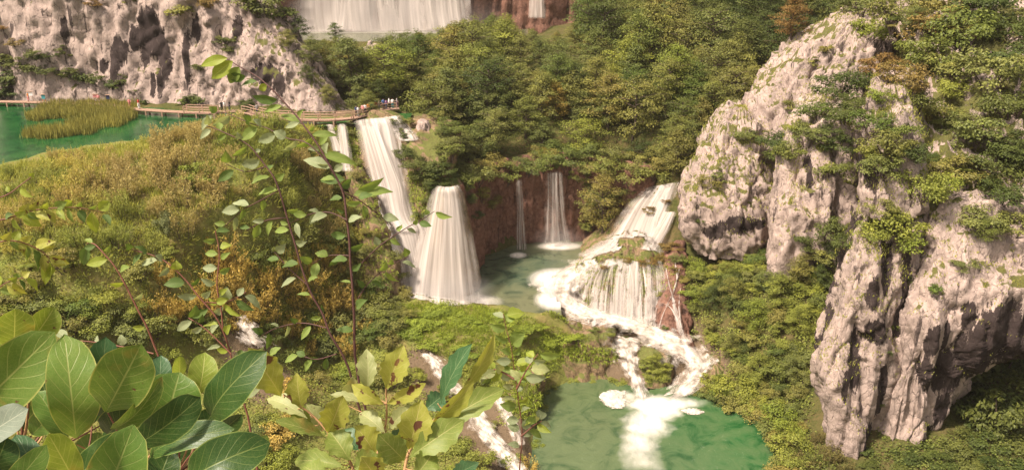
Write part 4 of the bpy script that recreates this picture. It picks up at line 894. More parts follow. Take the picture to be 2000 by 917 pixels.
ring([(668, 262, 22), (672, 290, 20), (688, 262, 22), (692, 290, 24), (698, 318, 24), (670, 330, 40), (700, 345, 30), (645, 330, 40), (620, 300, 40), (615, 330, 40), (640, 370, 50), (680, 390, 50), (705, 420, 40), (725, 455, 40)], FINE, None, 'green bush on the mossy barrier left of the upper waterfall')
ring([(1145, 400, 60), (1165, 375, 70), (1180, 400, 70), (1160, 430, 60), (1190, 425, 50), (1150, 445, 40)], FINE, M_LEAF, 'leafy bush in front of the red wall left of the cascade')
ring([(1268, 410, 30), (1275, 404, 24), (1300, 393, 20), (1290, 500, 46), (1262, 508, 44), (1220, 506, 30), (1310, 480, 50), (1320, 520, 40), (1180, 520, 24)], FINE, M_LEAF_RED, 'low brownish bush on the rocks of the cascade', .5, .7)
# right slope
RS = []
for (x, y) in scatter(8, 58, 86, 128, 2.3, seed=5):
    h = top_hit(x, y)
    if h is None or h[2] != 0: continue
    (p, _) = proj(np.array(h[0])); px, py = p[0]
    if not inpoly(np.array([[px, py]]), [(1325, 470), (1400, 495), (1500, 520), (1660, 480), (1640, 560), (1600, 690), (1590, 760), (1620, 860), (1620, 930), (1540, 930), (1520, 850), (1480, 800), (1410, 770), (1392, 700), (1350, 640), (1340, 560)])[0]: continue
    if sdf(np.array([[x, y]]), LOW)[0] < .6: continue
    RS.append((x, y, h[0].z, px, py))
for x, y, z, px, py in RS:
    low = py > 790; s = rnd.uniform(1.1, 2.0) * (.62 if low else 1)
    if not seen((x, y, z + 1.6 * s), 1.5): continue
    if px < 1380 and py > 640: s *= .6
    r = rnd.random(); br = (py < 760 and r < .5)
    mat = M_LEAF_BR if br else M_LEAF_DK if r > .85 else None
    w = 'bright green' if br else 'dark green' if r > .85 else 'olive green'
    place_bush(rnd.choice(FINE), (x, y, z - .2), s, rnd.uniform(0, 6), f'{w} bush on the slope between the plunge pool and the crag', f'{w} bushes on the slope between the plunge pool and the crag', mat, rnd.uniform(.85, 1.35))
for px, py, k, s, m in ((1470, 640, 6, .62, M_LEAF_BR), (1520, 600, 4, .62, M_LEAF_BR), (1430, 590, 6, .55, None), (1560, 650, 6, .55, M_LEAF_BR), (1480, 740, 4, .5, M_LEAF_BR), (1390, 600, 6, .5, M_LEAF_DK), (1560, 560, 4, .6, None), (1540, 740, 6, .5, None), (1620, 520, 6, .5, M_LEAF_DK), (1600, 560, 4, .4, M_LEAF_DK), (1430, 690, 6, .45, None)):
    w = {M_LEAF_BR: 'bright green', M_LEAF_DK: 'dark green', None: 'olive green'}[m]
    solo(px, py, k, s, f'{w} bushy tree on the slope between the plunge pool and the crag', m, 1.0)
ring([(1560, 870, 60), (1590, 890, 70), (1625, 890, 60), (1650, 905, 50), (1545, 900, 50), (1600, 860, 40)], SPRAY, m_leaf('scrub_leaf', [(.17, .15, .06), (.13, .13, .04)]), 'straggly brownish shrub at the foot of the main crag', .5, .8, 'shrub', 'shrub')
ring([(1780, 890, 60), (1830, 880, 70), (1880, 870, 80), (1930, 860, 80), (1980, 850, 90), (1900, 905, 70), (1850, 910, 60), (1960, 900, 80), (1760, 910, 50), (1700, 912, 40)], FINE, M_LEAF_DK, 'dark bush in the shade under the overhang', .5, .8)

# ------------------------------------------------------------------ marsh on the travertine plateau
MARSH = [(-40, 335), (60, 318), (150, 296), (260, 284), (345, 272), (380, 252), (470, 246), (560, 250), (625, 250), (640, 300), (660, 360), (700, 440), (735, 520), (760, 600), (640, 640), (440, 640), (200, 640), (-40, 640)]
cnt = 0
zn = lambda x, y, s: fbm(np.array([[x, y, 0.]]) / s, 77, 2)[0]
yel = [(430, 520, 90, 70), (330, 600, 60, 50), (600, 560, 60, 60), (470, 600, 70, 50), (560, 470, 50, 40), (640, 590, 60, 40)]
BRN = m_leaf('brown_scrub_leaf', [(.37, .31, .14), (.40, .34, .14), (.35, .31, .125)], .35, .55, .7)
GRN = m_leaf('fresh_scrub_leaf', [(.25, .30, .07), (.29, .32, .08), (.23, .28, .065)], .38, .55, .65)
OCH = m_leaf('ochre_scrub_leaf', [(.44, .34, .10), (.48, .38, .11), (.40, .31, .10)], .35, .5, .65)
for (x, y) in scatter(-75, -8, 76, 138, 2.75, seed=9):
    h = top_hit(x, y)
    if h is None: continue
    (p, f) = proj(np.array(h[0])); px, py = p[0]
    if not inpoly(p, MARSH)[0] or sdf(np.array([[x, y]]), LAKE)[0] < 3.2: continue
    n1 = zn(x, y, 9); n2 = zn(x + 50, y, 6)
    ye = any(((px - a) / rx) ** 2 + ((py - b) / ry) ** 2 < 1 for a, b, rx, ry in yel)
    leafy = py > 500 and px < 330
    s = rnd.uniform(1.25, 2.2) * (.45 if sdf(np.array([[x, y]]), LAKE)[0] < 7 else .7 if sdf(np.array([[x, y]]), LAKE)[0] < 12 else 1)
    if not seen((x, y, h[0].z + s * 1.2), 2): continue
    if ye: m, w, me = OCH, 'yellow ochre', rnd.choice(SPRAY)
    elif leafy: m, w, me = (M_LEAF_BR if rnd.random() < .5 else M_LEAF), 'leafy yellow green', rnd.choice(FINE)
    elif 200 < px < 480 and 300 < py < 470 and n1 > -.25: m, w, me = BRN, 'brownish', rnd.choice(SPRAY)
    elif n2 > .12: m, w, me = GRN, 'fresh green', rnd.choice(SPRAY)
    elif n1 > .25: m, w, me = BRN, 'brownish', rnd.choice(SPRAY)
    else: m, w, me = M_LEAF_MARSH, 'straw green', rnd.choice(SPRAY)
    place_bush(me, (x, y, h[0].z - .1), s, rnd.uniform(0, 6), f'{w} shrub on the marshy plateau', f'{w} shrubs on the marshy plateau', m, rnd.uniform(.75, 1.15), 'marsh_shrub', 'shrub'); cnt += 1
print('marsh shrubs', cnt)
ring([(390, 345, 76), (360, 350, 50), (420, 350, 50)], FINE, M_LEAF_BR, 'bright green shrub in the middle of the marsh', .8, 1, 'shrub', 'shrub')
ring([(485, 225, 34), (488, 210, 24)], FINE, M_LEAF_DK, 'dark upright shrub beside the boardwalk', 1.6, 2, 'shrub', 'shrub')
ring([(325, 455, 44)], FINE, m_leaf('grey_green_leaf', [(.17, .20, .09)]), 'pale grey green sapling among the marsh shrubs', 1.8, 2, 'shrub', 'shrub')
# slope at the lower left
for (x, y) in scatter(-55, 2, 70, 108, 3.1, seed=12):
    h = top_hit(x, y)
    if h is None or h[2] != 0: continue
    (p, f) = proj(np.array(h[0])); px, py = p[0]
    if not inpoly(p, [(-60, 640), (200, 640), (420, 640), (640, 640), (760, 600), (800, 640), (790, 700), (720, 690), (600, 690), (540, 700), (560, 760), (700, 730), (810, 760), (880, 860), (930, 960), (-60, 990)])[0]: continue
    bad = False
    for R in STREAMS[2:]:
        for a, b in zip(crom(R, 30)[:-1], crom(R, 30)[1:]):
            c = (a.mean(0) + b.mean(0)) / 2
            if (c[0] - x) ** 2 + (c[1] - y) ** 2 < (np.linalg.norm(a[0] - a[1]) / 2 + .6) ** 2: bad = True
    if bad: continue
    if (py > 735 and px < 480) or (py > 760 and 580 < px < 880): continue
    s = rnd.uniform(1.5, 2.4)
    r = rnd.random(); m, w = (M_LEAF_BR, 'yellow green') if r < .25 else (OCH, 'ochre') if r < .42 and px > 250 else (M_LEAF_DK, 'dark green') if r > .85 else (None, 'olive green')
    if not seen((x, y, h[0].z + s), 2): continue
    place_bush(rnd.choice(FINE), (x, y, h[0].z - .2), s, rnd.uniform(0, 6), f'{w} bush on the lower bank behind the nearest leaves', f'{w} bushes on the lower bank', m, rnd.uniform(.8, 1.2))

# ================================================================== STUFF: grass, moss, reeds
def tri_blades(name, P, N, h, w, mat, label, droop=.2, seed=0, spread=.5, m=5):
    g = np.random.default_rng(seed); n = len(P); k = n * m
    P = np.repeat(P, m, 0) + g.normal(0, spread, (k, 3)) * np.array([1, 1, .15]); N = np.repeat(N, m, 0)
    d = unit(N + np.array([0, 0, .6]) + g.normal(0, .38, (k, 3))); hh = (h * g.uniform(.45, 1.25, k))[:, None]
    s = unit(np.cross(d, g.normal(size=(k, 3)))) * (w * g.uniform(.6, 1.3, k))[:, None] / 2
    tip = P + d * hh + np.array([0, 0, -1]) * hh * droop * g.random((k, 1)); mid = P + d * hh * .5
    V = np.stack([P - s * .7, P + s * .7, mid + s, tip, mid - s], 1)
    V = np.stack([P, mid + s, tip, mid - s], 1).reshape(-1, 3)
    lv = np.repeat(np.clip(g.uniform(.1, .9, k) + .25 * fbm(P / 2.5, seed, 2), 0, 1), 4)
    return tag(link(name, mesh_np(name, V, np.arange(4 * k).reshape(-1, 4), [mat], False, {'lv': lv})), label, kind='stuff')
def sample_top(x0, x1, y0, y1, n, polyg, seed, only=None, water_gap=.25, vis=True):
    g = np.random.default_rng(seed); P, N = [], []
    for x, y in zip(g.uniform(x0, x1, n), g.uniform(y0, y1, n)):
        h = top_hit(x, y)
        if h is None or (only is not None and h[2] not in only): continue
        if not inpoly(proj(np.array(h[0]))[0], polyg)[0]: continue
        P.append(np.array(h[0])); N.append(np.array(h[1]) * (1 if h[1].z > 0 else -1))
    P, N = np.array(P), np.array(N); q = P[:, :2]
    ok = np.ones(len(P), bool)
    for pl, z in ((LAKE, LAKE_Z), (MID, MID_Z), (LOW, LOW_Z)): ok &= ~((sdf(q, pl) < water_gap) & (P[:, 2] < z + .3))
    for R in STREAMS:
        for a, b in zip(crom(R, 40)[:-1], crom(R, 40)[1:]):
            c = a.mean(0); ok &= ((P[:, :2] - c[:2]) ** 2).sum(1) > (np.linalg.norm(a[0] - a[1]) / 2) ** 2
    return P[ok], N[ok]
P, N = sample_top(-75, -6, 74, 138, 16000, MARSH, 1)
far_ = sdf(P[:, :2], LAKE) > 1.2; P, N = P[far_], N[far_]
tri_blades('marsh_grass', P, N, 1.0, .11, M_GRASS, 'tall straw green grass covering the marshy plateau', .3, 1, .35, 8)
MOUND = [(780, 596), (850, 586), (950, 600), (1040, 622), (1090, 640), (1180, 668), (1208, 690), (1200, 702), (1100, 704), (1066, 760), (1050, 800), (990, 810), (960, 780), (930, 720), (840, 690), (760, 640)]
P, N = sample_top(-18, 14, 90, 115, 9000, MOUND, 2)
tri_blades('mossy_grass', P, N, .45, .085, M_MOSS, 'bright green moss and grass covering the mound by the middle pool', .5, 2, .22, 11)
STRIPS = [[(1070, 600), (1120, 612), (1160, 628), (1230, 648), (1280, 660), (1250, 668), (1170, 652), (1110, 634), (1060, 615)], [(1235, 700), (1270, 690), (1315, 705), (1315, 745), (1280, 755), (1240, 735)], [(1355, 745), (1420, 735), (1500, 800), (1480, 810), (1410, 785), (1360, 770)], [(1190, 712), (1230, 705), (1240, 750), (1200, 752)]]
for i, pl in enumerate(STRIPS):
    a = np.array(pl); lo, hi = a.min(0), a.max(0); c1 = np.array([PZ(x, y, 2) for x, y in pl])
    P, N = sample_top(c1[:, 0].min() - 3, c1[:, 0].max() + 3, c1[:, 1].min() - 9, c1[:, 1].max() + 3, 2500, pl, 20 + i)
    if len(P) > 10: tri_blades('mossy_grass', P, N, .5, .09, M_MOSS, ['mossy strip of grass dividing the rapids', 'grass on the little island in the rapids', 'grass along the right shore of the plunge pool', 'grass tuft at the corner of the travertine dam'][i], .4, 30 + i, .2, 9)
# hanging moss on the barrier rocks and dams
hp, hn = [], []
for (name, V, up) in ROCKS:
    me = None
g = np.random.default_rng(5)
for poly_px, n in (([(1060, 655), (1210, 680), (1208, 708), (1065, 700)], 500), ([(975, 760), (1060, 770), (1054, 815), (980, 825)], 500), ([(650, 245), (700, 245), (705, 330), (660, 330)], 500), ([(800, 330), (870, 330), (850, 440), (800, 440)], 500), ([(690, 340), (720, 340), (780, 560), (720, 520)], 500), ([(1120, 500), (1320, 500), (1320, 560), (1120, 600)], 600)):
    a = np.array(poly_px); lo, hi = a.min(0), a.max(0)
    for _ in range(n):
        px, py = g.uniform(lo, hi)
        if not inpoly(np.array([[px, py]]), poly_px)[0]: continue
        h = hit(px, py)
        if h is None: continue
        nn = np.array(h[1]); nn = nn if np.dot(nn, ray(px, py)) < 0 else -nn
        hp.append(np.array(h[0])); hn.append(nn)
tri_blades('hanging_moss', np.array(hp), np.array(hn) * np.array([1, 1, .2]) + np.array([0, 0, -.75]), .5, .09, M_MOSS, 'moss and grass hanging over the edges of the travertine', .8, 6, .2, 7)
# crag grass
gp, gn = [], []
for (name, V, up) in ROCKS[:7]:
    idx = np.where(up > .45)[0]; idx = rng.choice(idx, min(len(idx), 1100), replace=False)
    gp.append(V[idx]); gn.append(np.tile([0, -.2, 1.], (len(idx), 1)))
tri_blades('ledge_grass', np.concatenate(gp), np.concatenate(gn), .45, .09, M_GRASS, 'dry grass growing on the ledges of the crags', .4, 8, .3, 6)
# reeds in the lake
REED = [(58, 226), (70, 216), (120, 208), (200, 206), (258, 208), (268, 220), (262, 232), (240, 243), (190, 256), (140, 268), (92, 272), (74, 266), (98, 254), (150, 246), (190, 240), (150, 232), (100, 234), (60, 240)]
rp = np.array([PZ(x, y, LAKE_Z)[:2] for x, y in REED]); g = np.random.default_rng(3); q = g.uniform(rp.min(0), rp.max(0), (9000, 2))
q = q[(sdf(q, rp) + fbm(np.c_[q, q[:, 0] * 0] / 2.5, 4, 2) * 2.4 < .25)][:3600]
tri_blades('reeds', np.c_[q, np.full(len(q), LAKE_Z - .2)], np.tile([0, 0, 2.5], (len(q), 1)), 1.7, .10, M_REED, 'reed bed standing in the lake before the boardwalk', .15, 9, .25, 4)
ring([(1228, 930, 60), (1246, 935, 40), (1388, 932, 56), (1410, 936, 40), (1340, 948, 40)], FINE, M_LEAF_BR, 'leafy bush tip rising from the near shore of the plunge pool', 1.2, 1.5)
ring([(1030, 915, 50), (1012, 925, 40)], SPRAY, OCH, 'yellow shrub at the near left corner of the plunge pool', .9, 1.1, 'shrub', 'shrub')

ring([(868, 256, 40), (880, 275, 50), (900, 290, 60), (780, 255, 20), (905, 265, 60), (1150, 300, 60), (1200, 305, 60), (1250, 310, 60), (1290, 305, 50), (1110, 300, 60), (1060, 298, 60), (1330, 300, 50)], FINE, None, 'olive bush filling a gap along the forest edge')
# leaf litter of low plants that covers the ground between the bushes
def undergrowth(x0, x1, y0, y1, n, pl, seed, mat, label, m=9, sz=.30, hgt=.7, only=(0,)):
    P, N = sample_top(x0, x1, y0, y1, n, pl, seed, only)
    g = np.random.default_rng(seed); k = len(P) * m; C = np.repeat(P, m, 0) + g.normal(0, .45, (k, 3)) * np.array([1, 1, 0]); C[:, 2] += hgt * g.random(k) * np.repeat(.35 + g.random(len(P)), m)
    Nn = np.repeat(N, m, 0) + g.normal(0, .5, (k, 3)) + np.array([0, 0, .5]); V, F = leaves(C, Nn, sz, sz * .6, g)
    lv = np.repeat(np.clip(g.uniform(.1, .8, k) + .5 * fbm(C / 3, seed, 2), 0, 1), 4)
    tag(link('undergrowth', mesh_np('undergrowth', V, F, [mat], False, {'lv': lv})), label, kind='stuff')
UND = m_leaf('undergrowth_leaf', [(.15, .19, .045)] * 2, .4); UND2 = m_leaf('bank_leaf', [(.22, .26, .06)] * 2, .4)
undergrowth(-40, 60, 140, 175, 6000, [(-100, -100), (2100, -100), (2100, 480), (-100, 480)], 51, UND, 'low green plants covering the forest floor')
undergrowth(8, 58, 84, 130, 7000, [(1325, 470), (1660, 470), (1640, 600), (1600, 760), (1640, 940), (1500, 940), (1390, 770), (1350, 640)], 52, UND2, 'low green plants on the slope beside the crag', 11)
undergrowth(-70, 2, 66, 112, 9000, [(-100, 440), (760, 440), (800, 640), (880, 760), (960, 960), (-100, 960)], 53, UND2, 'low green plants on the lower bank', 9, .26)
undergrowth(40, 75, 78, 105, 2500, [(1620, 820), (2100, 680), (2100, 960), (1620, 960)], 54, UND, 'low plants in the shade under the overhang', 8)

ring([(870, 243, 46), (893, 252, 50), (852, 228, 36), (800, 236, 22), (912, 246, 50)], FINE, None, 'olive bush behind the upright boulder')
ring([(912, 366, 34), (838, 372, 26), (918, 392, 34), (930, 420, 34)], FINE, M_LEAF_DK, 'dark bush beside the top of the cone shaped waterfall')
ring([(1064, 770, 34), (1056, 800, 36), (1050, 835, 36), (1046, 870, 36), (1080, 752, 26), (1120, 748, 24), (1160, 744, 24), (1205, 742, 40)], FINE, M_LEAF_BR, 'little green bush on the left bank of the plunge pool', .5, .8)

# plants hanging over the shores of the plunge pool
sh = [(1362, 762), (1385, 770), (1410, 782), (1432, 792), (1455, 803), (1478, 812), (1492, 826), (1506, 845), (1514, 866), (1518, 890), (1520, 912)]
ring([(x + 12, y + 4, 44 + (i * 17) % 30) for i, (x, y) in enumerate(sh)], FINE, None, 'olive bush hanging over the right shore of the plunge pool', .7, 1.0)
ring([(x + 26, y - 12, 50 + (i * 13) % 30) for i, (x, y) in enumerate(sh)], FINE, M_LEAF_BR, 'bright green bush behind the right shore of the plunge pool', .8, 1.1)
ring([(1322, 505, 34), (1336, 545, 30), (1346, 600, 34), (1352, 650, 34), (1340, 690, 26), (1300, 640, 16), (1290, 575, 20)], FINE, None, 'small olive bush beside the pink travertine rock', .6, .9)
ring([(1900, 740, 90), (1960, 730, 100), (1930, 790, 100), (1990, 790, 90), (1890, 810, 80), (1950, 840, 90)], BUSH, M_LEAF_DK, 'tall dark bush added as shade under the overhang', 1.0, 1.5)  # bushes added to blacken the sunlit hollow; dark leaf colour stands in for shade

ring([(430, 505, 80), (400, 545, 80), (455, 560, 80), (505, 585, 80), (545, 560, 70), (585, 595, 80), (560, 520, 70), (605, 545, 70), (640, 605, 80), (620, 650, 70), (700, 640, 60), (560, 645, 80), (480, 610, 80), (360, 595, 70), (330, 625, 70), (300, 600, 60), (650, 565, 70), (690, 605, 60), (520, 620, 70), (410, 600, 70), (470, 530, 70), (520, 540, 70), (640, 510, 60), (680, 690, 60), (600, 690, 60)], SPRAY, OCH, 'yellow ochre shrub on the slope below the marsh', .8, 1.2, 'shrub', 'shrub')
ring([(660, 525, 70), (700, 545, 70), (740, 560, 60), (745, 600, 70), (620, 485, 70), (590, 465, 70), (655, 465, 70), (700, 660, 70), (765, 645, 60), (640, 690, 70), (560, 690, 70), (720, 500, 50), (680, 480, 60), (770, 610, 60), (750, 640, 60), (540, 480, 60), (500, 500, 60), (720, 620, 60), (670, 640, 70), (600, 620, 60), (800, 620, 40), (520, 660, 60), (380, 650, 80), (300, 650, 80), (250, 640, 80), (200, 620, 80), (140, 610, 80), (80, 600, 80), (30, 590, 80)], FINE, None, 'small leaved green bush on the slope below the marsh', .8, 1.2)
ring([(770, 690, 50), (790, 720, 50), (820, 735, 40), (905, 720, 50), (930, 770, 50), (870, 770, 44), (860, 820, 60), (890, 870, 70), (940, 905, 60), (1000, 905, 50), (960, 830, 30), (930, 745, 50)], FINE, M_LEAF_BR, 'yellow green bush beside the white water under the oak leaves', .7, 1.1)

g = random.Random(4); cush = []
for i in range(60):
    x, y = g.uniform(790, 1200), g.uniform(594, 735)
    if inpoly(np.array([[x, y]]), [(795, 600), (860, 592), (950, 606), (1040, 628), (1180, 672), (1190, 690), (1080, 690), (1000, 740), (930, 715), (840, 680), (780, 640)])[0]: cush.append((x, y, g.uniform(34, 66)))
ring(cush, FINE, M_CUSH, 'low bright green cushion of plants on the mossy mound', .3, .55, 'cushion_plant', 'bush')
ring([(775, 500, 40), (782, 540, 40), (788, 575, 40), (770, 590, 40), (758, 470, 36)], FINE, None, 'green bush at the left edge of the lower tier of the falls')

ring([(1262, 714, 36), (1284, 724, 40), (1276, 702, 34), (1298, 716, 34), (1270, 735, 34), (1292, 738, 30)], FINE, M_LEAF_BR, 'leafy green plant on the little island in the rapids', .7, 1.0, 'cushion_plant', 'bush')
ring([(1130, 634, 26), (1160, 642, 28), (1190, 650, 28), (1220, 658, 28), (1245, 664, 24), (1100, 622, 24), (1080, 612, 22)], FINE, None, 'low mossy plant on the strip between the rapids', .4, .6, 'cushion_plant', 'bush')
# ================================================================== BOARDWALK
BW = [(-60, 197), (0, 198), (140, 201), (220, 205), (262, 212), (310, 216), (365, 219), (425, 221)]
BW2 = [(420, 219), (470, 217), (520, 228), (580, 233), (640, 234), (690, 230)]
BW3 = [(690, 230), (718, 222), (745, 215), (765, 212), (780, 211)]
DZ = 30.15
def deck_line(pts, n): return crom(np.array([PZ(x, y, DZ) for x, y in pts]), n)
M_PLANK = M_WOOD
def boardwalk(pts, label, width=1.9, rails=(), posts_every=3.0):
    L = deck_line(pts, 400); seg = np.r_[0, np.cumsum(np.linalg.norm(np.diff(L, axis=0), axis=1))]; tot = seg[-1]
    at = lambda s: np.array([np.interp(s, seg, L[:, j]) for j in range(3)])
    e = bpy.data.objects.new('boardwalk', None); COL.objects.link(e); e.location = at(0); tag(e, label, 'boardwalk'); o = -at(0)
    mb = MB(); s = .15
    while s < tot:
        c = at(s); t = unit(at(min(tot, s + .2)) - at(max(0, s - .2))); a = math.atan2(t[1], t[0]); R = [[math.cos(a), -math.sin(a), 0], [math.sin(a), math.cos(a), 0], [0, 0, 1]]
        mb.box(c + o + np.array([0, 0, rnd.uniform(-.012, .012)]), (.24, width * rnd.uniform(.97, 1.03), .07), R); s += .28
    tag(link('deck', mb.mesh('deck', [M_PLANK], False), e), kind='stuff')
    bm = MB()
    for off in (-.7, .7):
        P = np.array([at(q) + o + np.array([0, off * width / 1.9, -.14]) for q in np.linspace(0, tot, 60)]); bm.tube(P, np.full(60, .09), 4)
    link('beam', bm.mesh('beam', [M_WOOD_DK], False), e)
    pm = MB(); pm.box((0, 0, -.9), (.2, .2, 1.7)); pme = pm.mesh('post', [M_WOOD_DK], False)
    s = 1
    while s < tot:
        c = at(s) + o
        for off in (-.75, .75): link('post', pme, e, (c[0], c[1] + off, c[2] - .05))
        s += posts_every
    rp = MB(); rp.box((0, 0, .5), (.13, .13, 1.15)); rpm = rp.mesh('rail_post', [M_WOOD_DK], False)
    for (p0, p1, off) in rails:
        s0, s1 = [float(np.interp(p, proj(L)[0][:, 0], seg)) for p in (p0, p1)]
        nseg = max(1, int(round((s1 - s0) / 2.6)))
        for i in range(nseg + 1):
            c = at(s0 + (s1 - s0) * i / nseg) + o; link('rail_post', rpm, e, (c[0], c[1] + off, c[2]))
        for h in (1.05, .6):
            r = MB(); P = np.array([at(q) + o + np.array([0, off, h + .02 * math.sin(q * 2.3)]) for q in np.linspace(s0, s1, nseg * 3 + 2)]); r.tube(P, np.full(len(P), .065), 6)
            link('rail', r.mesh('rail', [M_WOOD], True), e)
    return e
boardwalk(BW, 'plank boardwalk along the foot of the left cliff, mostly without rails', 1.5, [(362, 424, -.7), (362, 424, .7)])
boardwalk(BW2, 'railed plank boardwalk crossing above the upper waterfall', 1.5, [(475, 688, -.7), (475, 688, .7)])
boardwalk(BW3, 'railed plank boardwalk crowded with people at the right end', 1.7, [(692, 776, -.8), (692, 776, .8)])

# ================================================================== PEOPLE
def body_mesh(pose):
    """one skinned figure, 1.72 m tall, feet at z = 0, facing -Y"""
    V, E, Rr = [], [], []
    def v(p, r, par=None):
        V.append(p); Rr.append(r)
        if par is not None: E.append((par, len(V) - 1))
        return len(V) - 1
    pel = v((0, 0, .95), .15); wa = v((0, .0, 1.10), .135, pel); ch = v((0, .0, 1.32), .155, wa); nk = v((0, 0, 1.47), .06, ch); hd = v((0, -.015, 1.56), .085, nk); v((0, -.01, 1.66), .08, hd)
    st = {'stand': 0, 'walk': .22, 'lean': .06}[pose]
    for sx in (-1, 1):
        k = st * sx
        hp = v((sx * .09, 0, .88), .095, pel); kn = v((sx * .10, -k * .5 - .02, .50), .065, hp); an = v((sx * .10, k * .4, .09), .045, kn); v((sx * .11, k * .4 - .16, .04), .035, an)
        sh = v((sx * .19, 0, 1.40), .065, ch)
        if pose == 'lean': el = v((sx * .26, -.10, 1.16), .045, sh); wr = v((sx * .18, -.34, 1.10), .032, el)
        else: el = v((sx * .25, k * .4 + .02, 1.14), .045, sh); wr = v((sx * .25, k * .9 - .08, .92), .032, el)
        pa = v(tuple(np.array(V[wr]) + np.array([0, -.02 if pose != 'lean' else -.06, -.06 if pose != 'lean' else -.02])), .034, wr)
        for q in range(4): v(tuple(np.array(V[pa]) + np.array([(q - 1.5) * .018, -.02, -.07 + .008 * abs(q - 1.4)])), .009, pa)
        v(tuple(np.array(V[pa]) + np.array([-sx * .04, -.03, -.025])), .010, pa)
    me = bpy.data.meshes.new('body'); me.from_pydata([tuple(p) for p in V], E, [])
    o = bpy.data.objects.new('body_source', me); COL.objects.link(o)
    o.modifiers.new('s', 'SKIN'); o.modifiers.new('u', 'SUBSURF').levels = 1
    for i, r in enumerate(Rr): me.skin_vertices[0].data[i].radius = (r, r * .85)
    me.skin_vertices[0].data[0].use_root = True
    dg = bpy.context.evaluated_depsgraph_get(); dg.update(); ev = bpy.data.meshes.new_from_object(o.evaluated_get(dg))
    bpy.data.objects.remove(o); ev.name = 'body'; return ev
SKIN = m_plain('skin', (.45, .27, .19), .6, .1); HAIRS = [m_plain('hair_dark', (.03, .02, .015)), m_plain('hair_brown', (.12, .07, .035)), m_plain('hat_white', (.75, .72, .68))]
CLOTH = {n: m_plain('cloth_' + n, c, .9, .12) for n, c in dict(red=(.55, .07, .06), white=(.75, .72, .68), pink=(.65, .25, .24), teal=(.06, .26, .27), orange=(.6, .22, .06), purple=(.14, .06, .13), navy=(.03, .04, .09), black=(.025, .022, .022), grey=(.25, .23, .22), khaki=(.32, .25, .16), blue=(.10, .17, .36)).items()}
BODY = {}
def person_parts(pose):
    if pose in BODY: return BODY[pose]
    ev = body_mesh(pose); ev.materials.clear(); ev.materials.append(SKIN)
    n = len(ev.vertices); co = np.zeros(n * 3); ev.vertices.foreach_get('co', co); co = co.reshape(-1, 3); no = np.zeros(n * 3); ev.vertices.foreach_get('normal', no); no = no.reshape(-1, 3)
    fs = [tuple(p.vertices) for p in ev.polygons]
    def shell(name, test, off):
        f = [q for q in fs if test(co[list(q)].mean(0))]; us = sorted({i for q in f for i in q}); mp = {i: k for k, i in enumerate(us)}
        m = bpy.data.meshes.new(name); m.from_pydata([tuple(co[i] + no[i] * off) for i in us], [], [tuple(mp[i] for i in q) for q in f]); m.materials.append(SKIN)
        for p in m.polygons: p.use_smooth = True
        return m
    for p in ev.polygons: p.use_smooth = True
    lo = co[:, 2].min()
    BODY[pose] = (ev, shell('shirt', lambda c: .93 < c[2] < 1.46 and (abs(c[0]) < .24 or c[2] > 1.12), .014), shell('trousers', lambda c: .12 < c[2] < .98 and abs(c[0]) < .2, .017), shell('hair', lambda c: c[2] > 1.60 or (c[2] > 1.52 and c[1] > .0), .016), shell('shoe', lambda c: c[2] < .1, .012))
    return BODY[pose]
def person(px, lines, pose, shirt, trousers, hair, rz, label, off=0.0, h=1.0):
    L = np.concatenate([deck_line(l, 200) for l in lines]); i = np.argmin(np.abs(proj(L)[0][:, 0] - px)); p = L[i]
    e = bpy.data.objects.new('person', None); COL.objects.link(e); e.location = (p[0], p[1] + off, DZ + .04); e.rotation_euler = (0, 0, rz); e.scale = (h, h, h)
    tag(e, label, 'person', 'people on the boardwalk')
    b, s, t, ha, sh = person_parts(pose)
    link('body', b, e)
    for nm, m, mat in (('shirt', s, CLOTH[shirt]), ('trousers', t, CLOTH[trousers]), ('hair' if hair < 2 else 'hat', ha, HAIRS[hair]), ('shoe', sh, CLOTH['black'])):
        o = link(nm, m, e); o.material_slots[0].link = 'OBJECT'; o.material_slots[0].material = mat
person(272, [BW], 'walk', 'red', 'white', 0, 1.4, 'person in red shirt and white trousers walking on the left boardwalk')
person(252, [BW], 'lean', 'pink', 'pink', 1, .6, 'person in pink standing left of the walker in red', .3, .85)
person(192, [BW], 'stand', 'pink', 'khaki', 0, .3, 'person in pink beside the dark board on the left boardwalk', .5, .9)
person(52, [BW], 'walk', 'orange', 'pink', 1, -1.4, 'person in orange top below the white board', .4, .9)
person(434, [BW2], 'stand', 'black', 'black', 0, .4, 'person in black right of the short railed section')
person(441, [BW2], 'walk', 'white', 'khaki', 1, 1.2, 'person in white shirt between two people in black', -.3)
person(450, [BW2], 'walk', 'black', 'navy', 0, 1.5, 'person in black walking right of the one in white')
person(502, [BW2], 'stand', 'grey', 'navy', 0, .2, 'person in grey standing behind the upright shrub', .2)
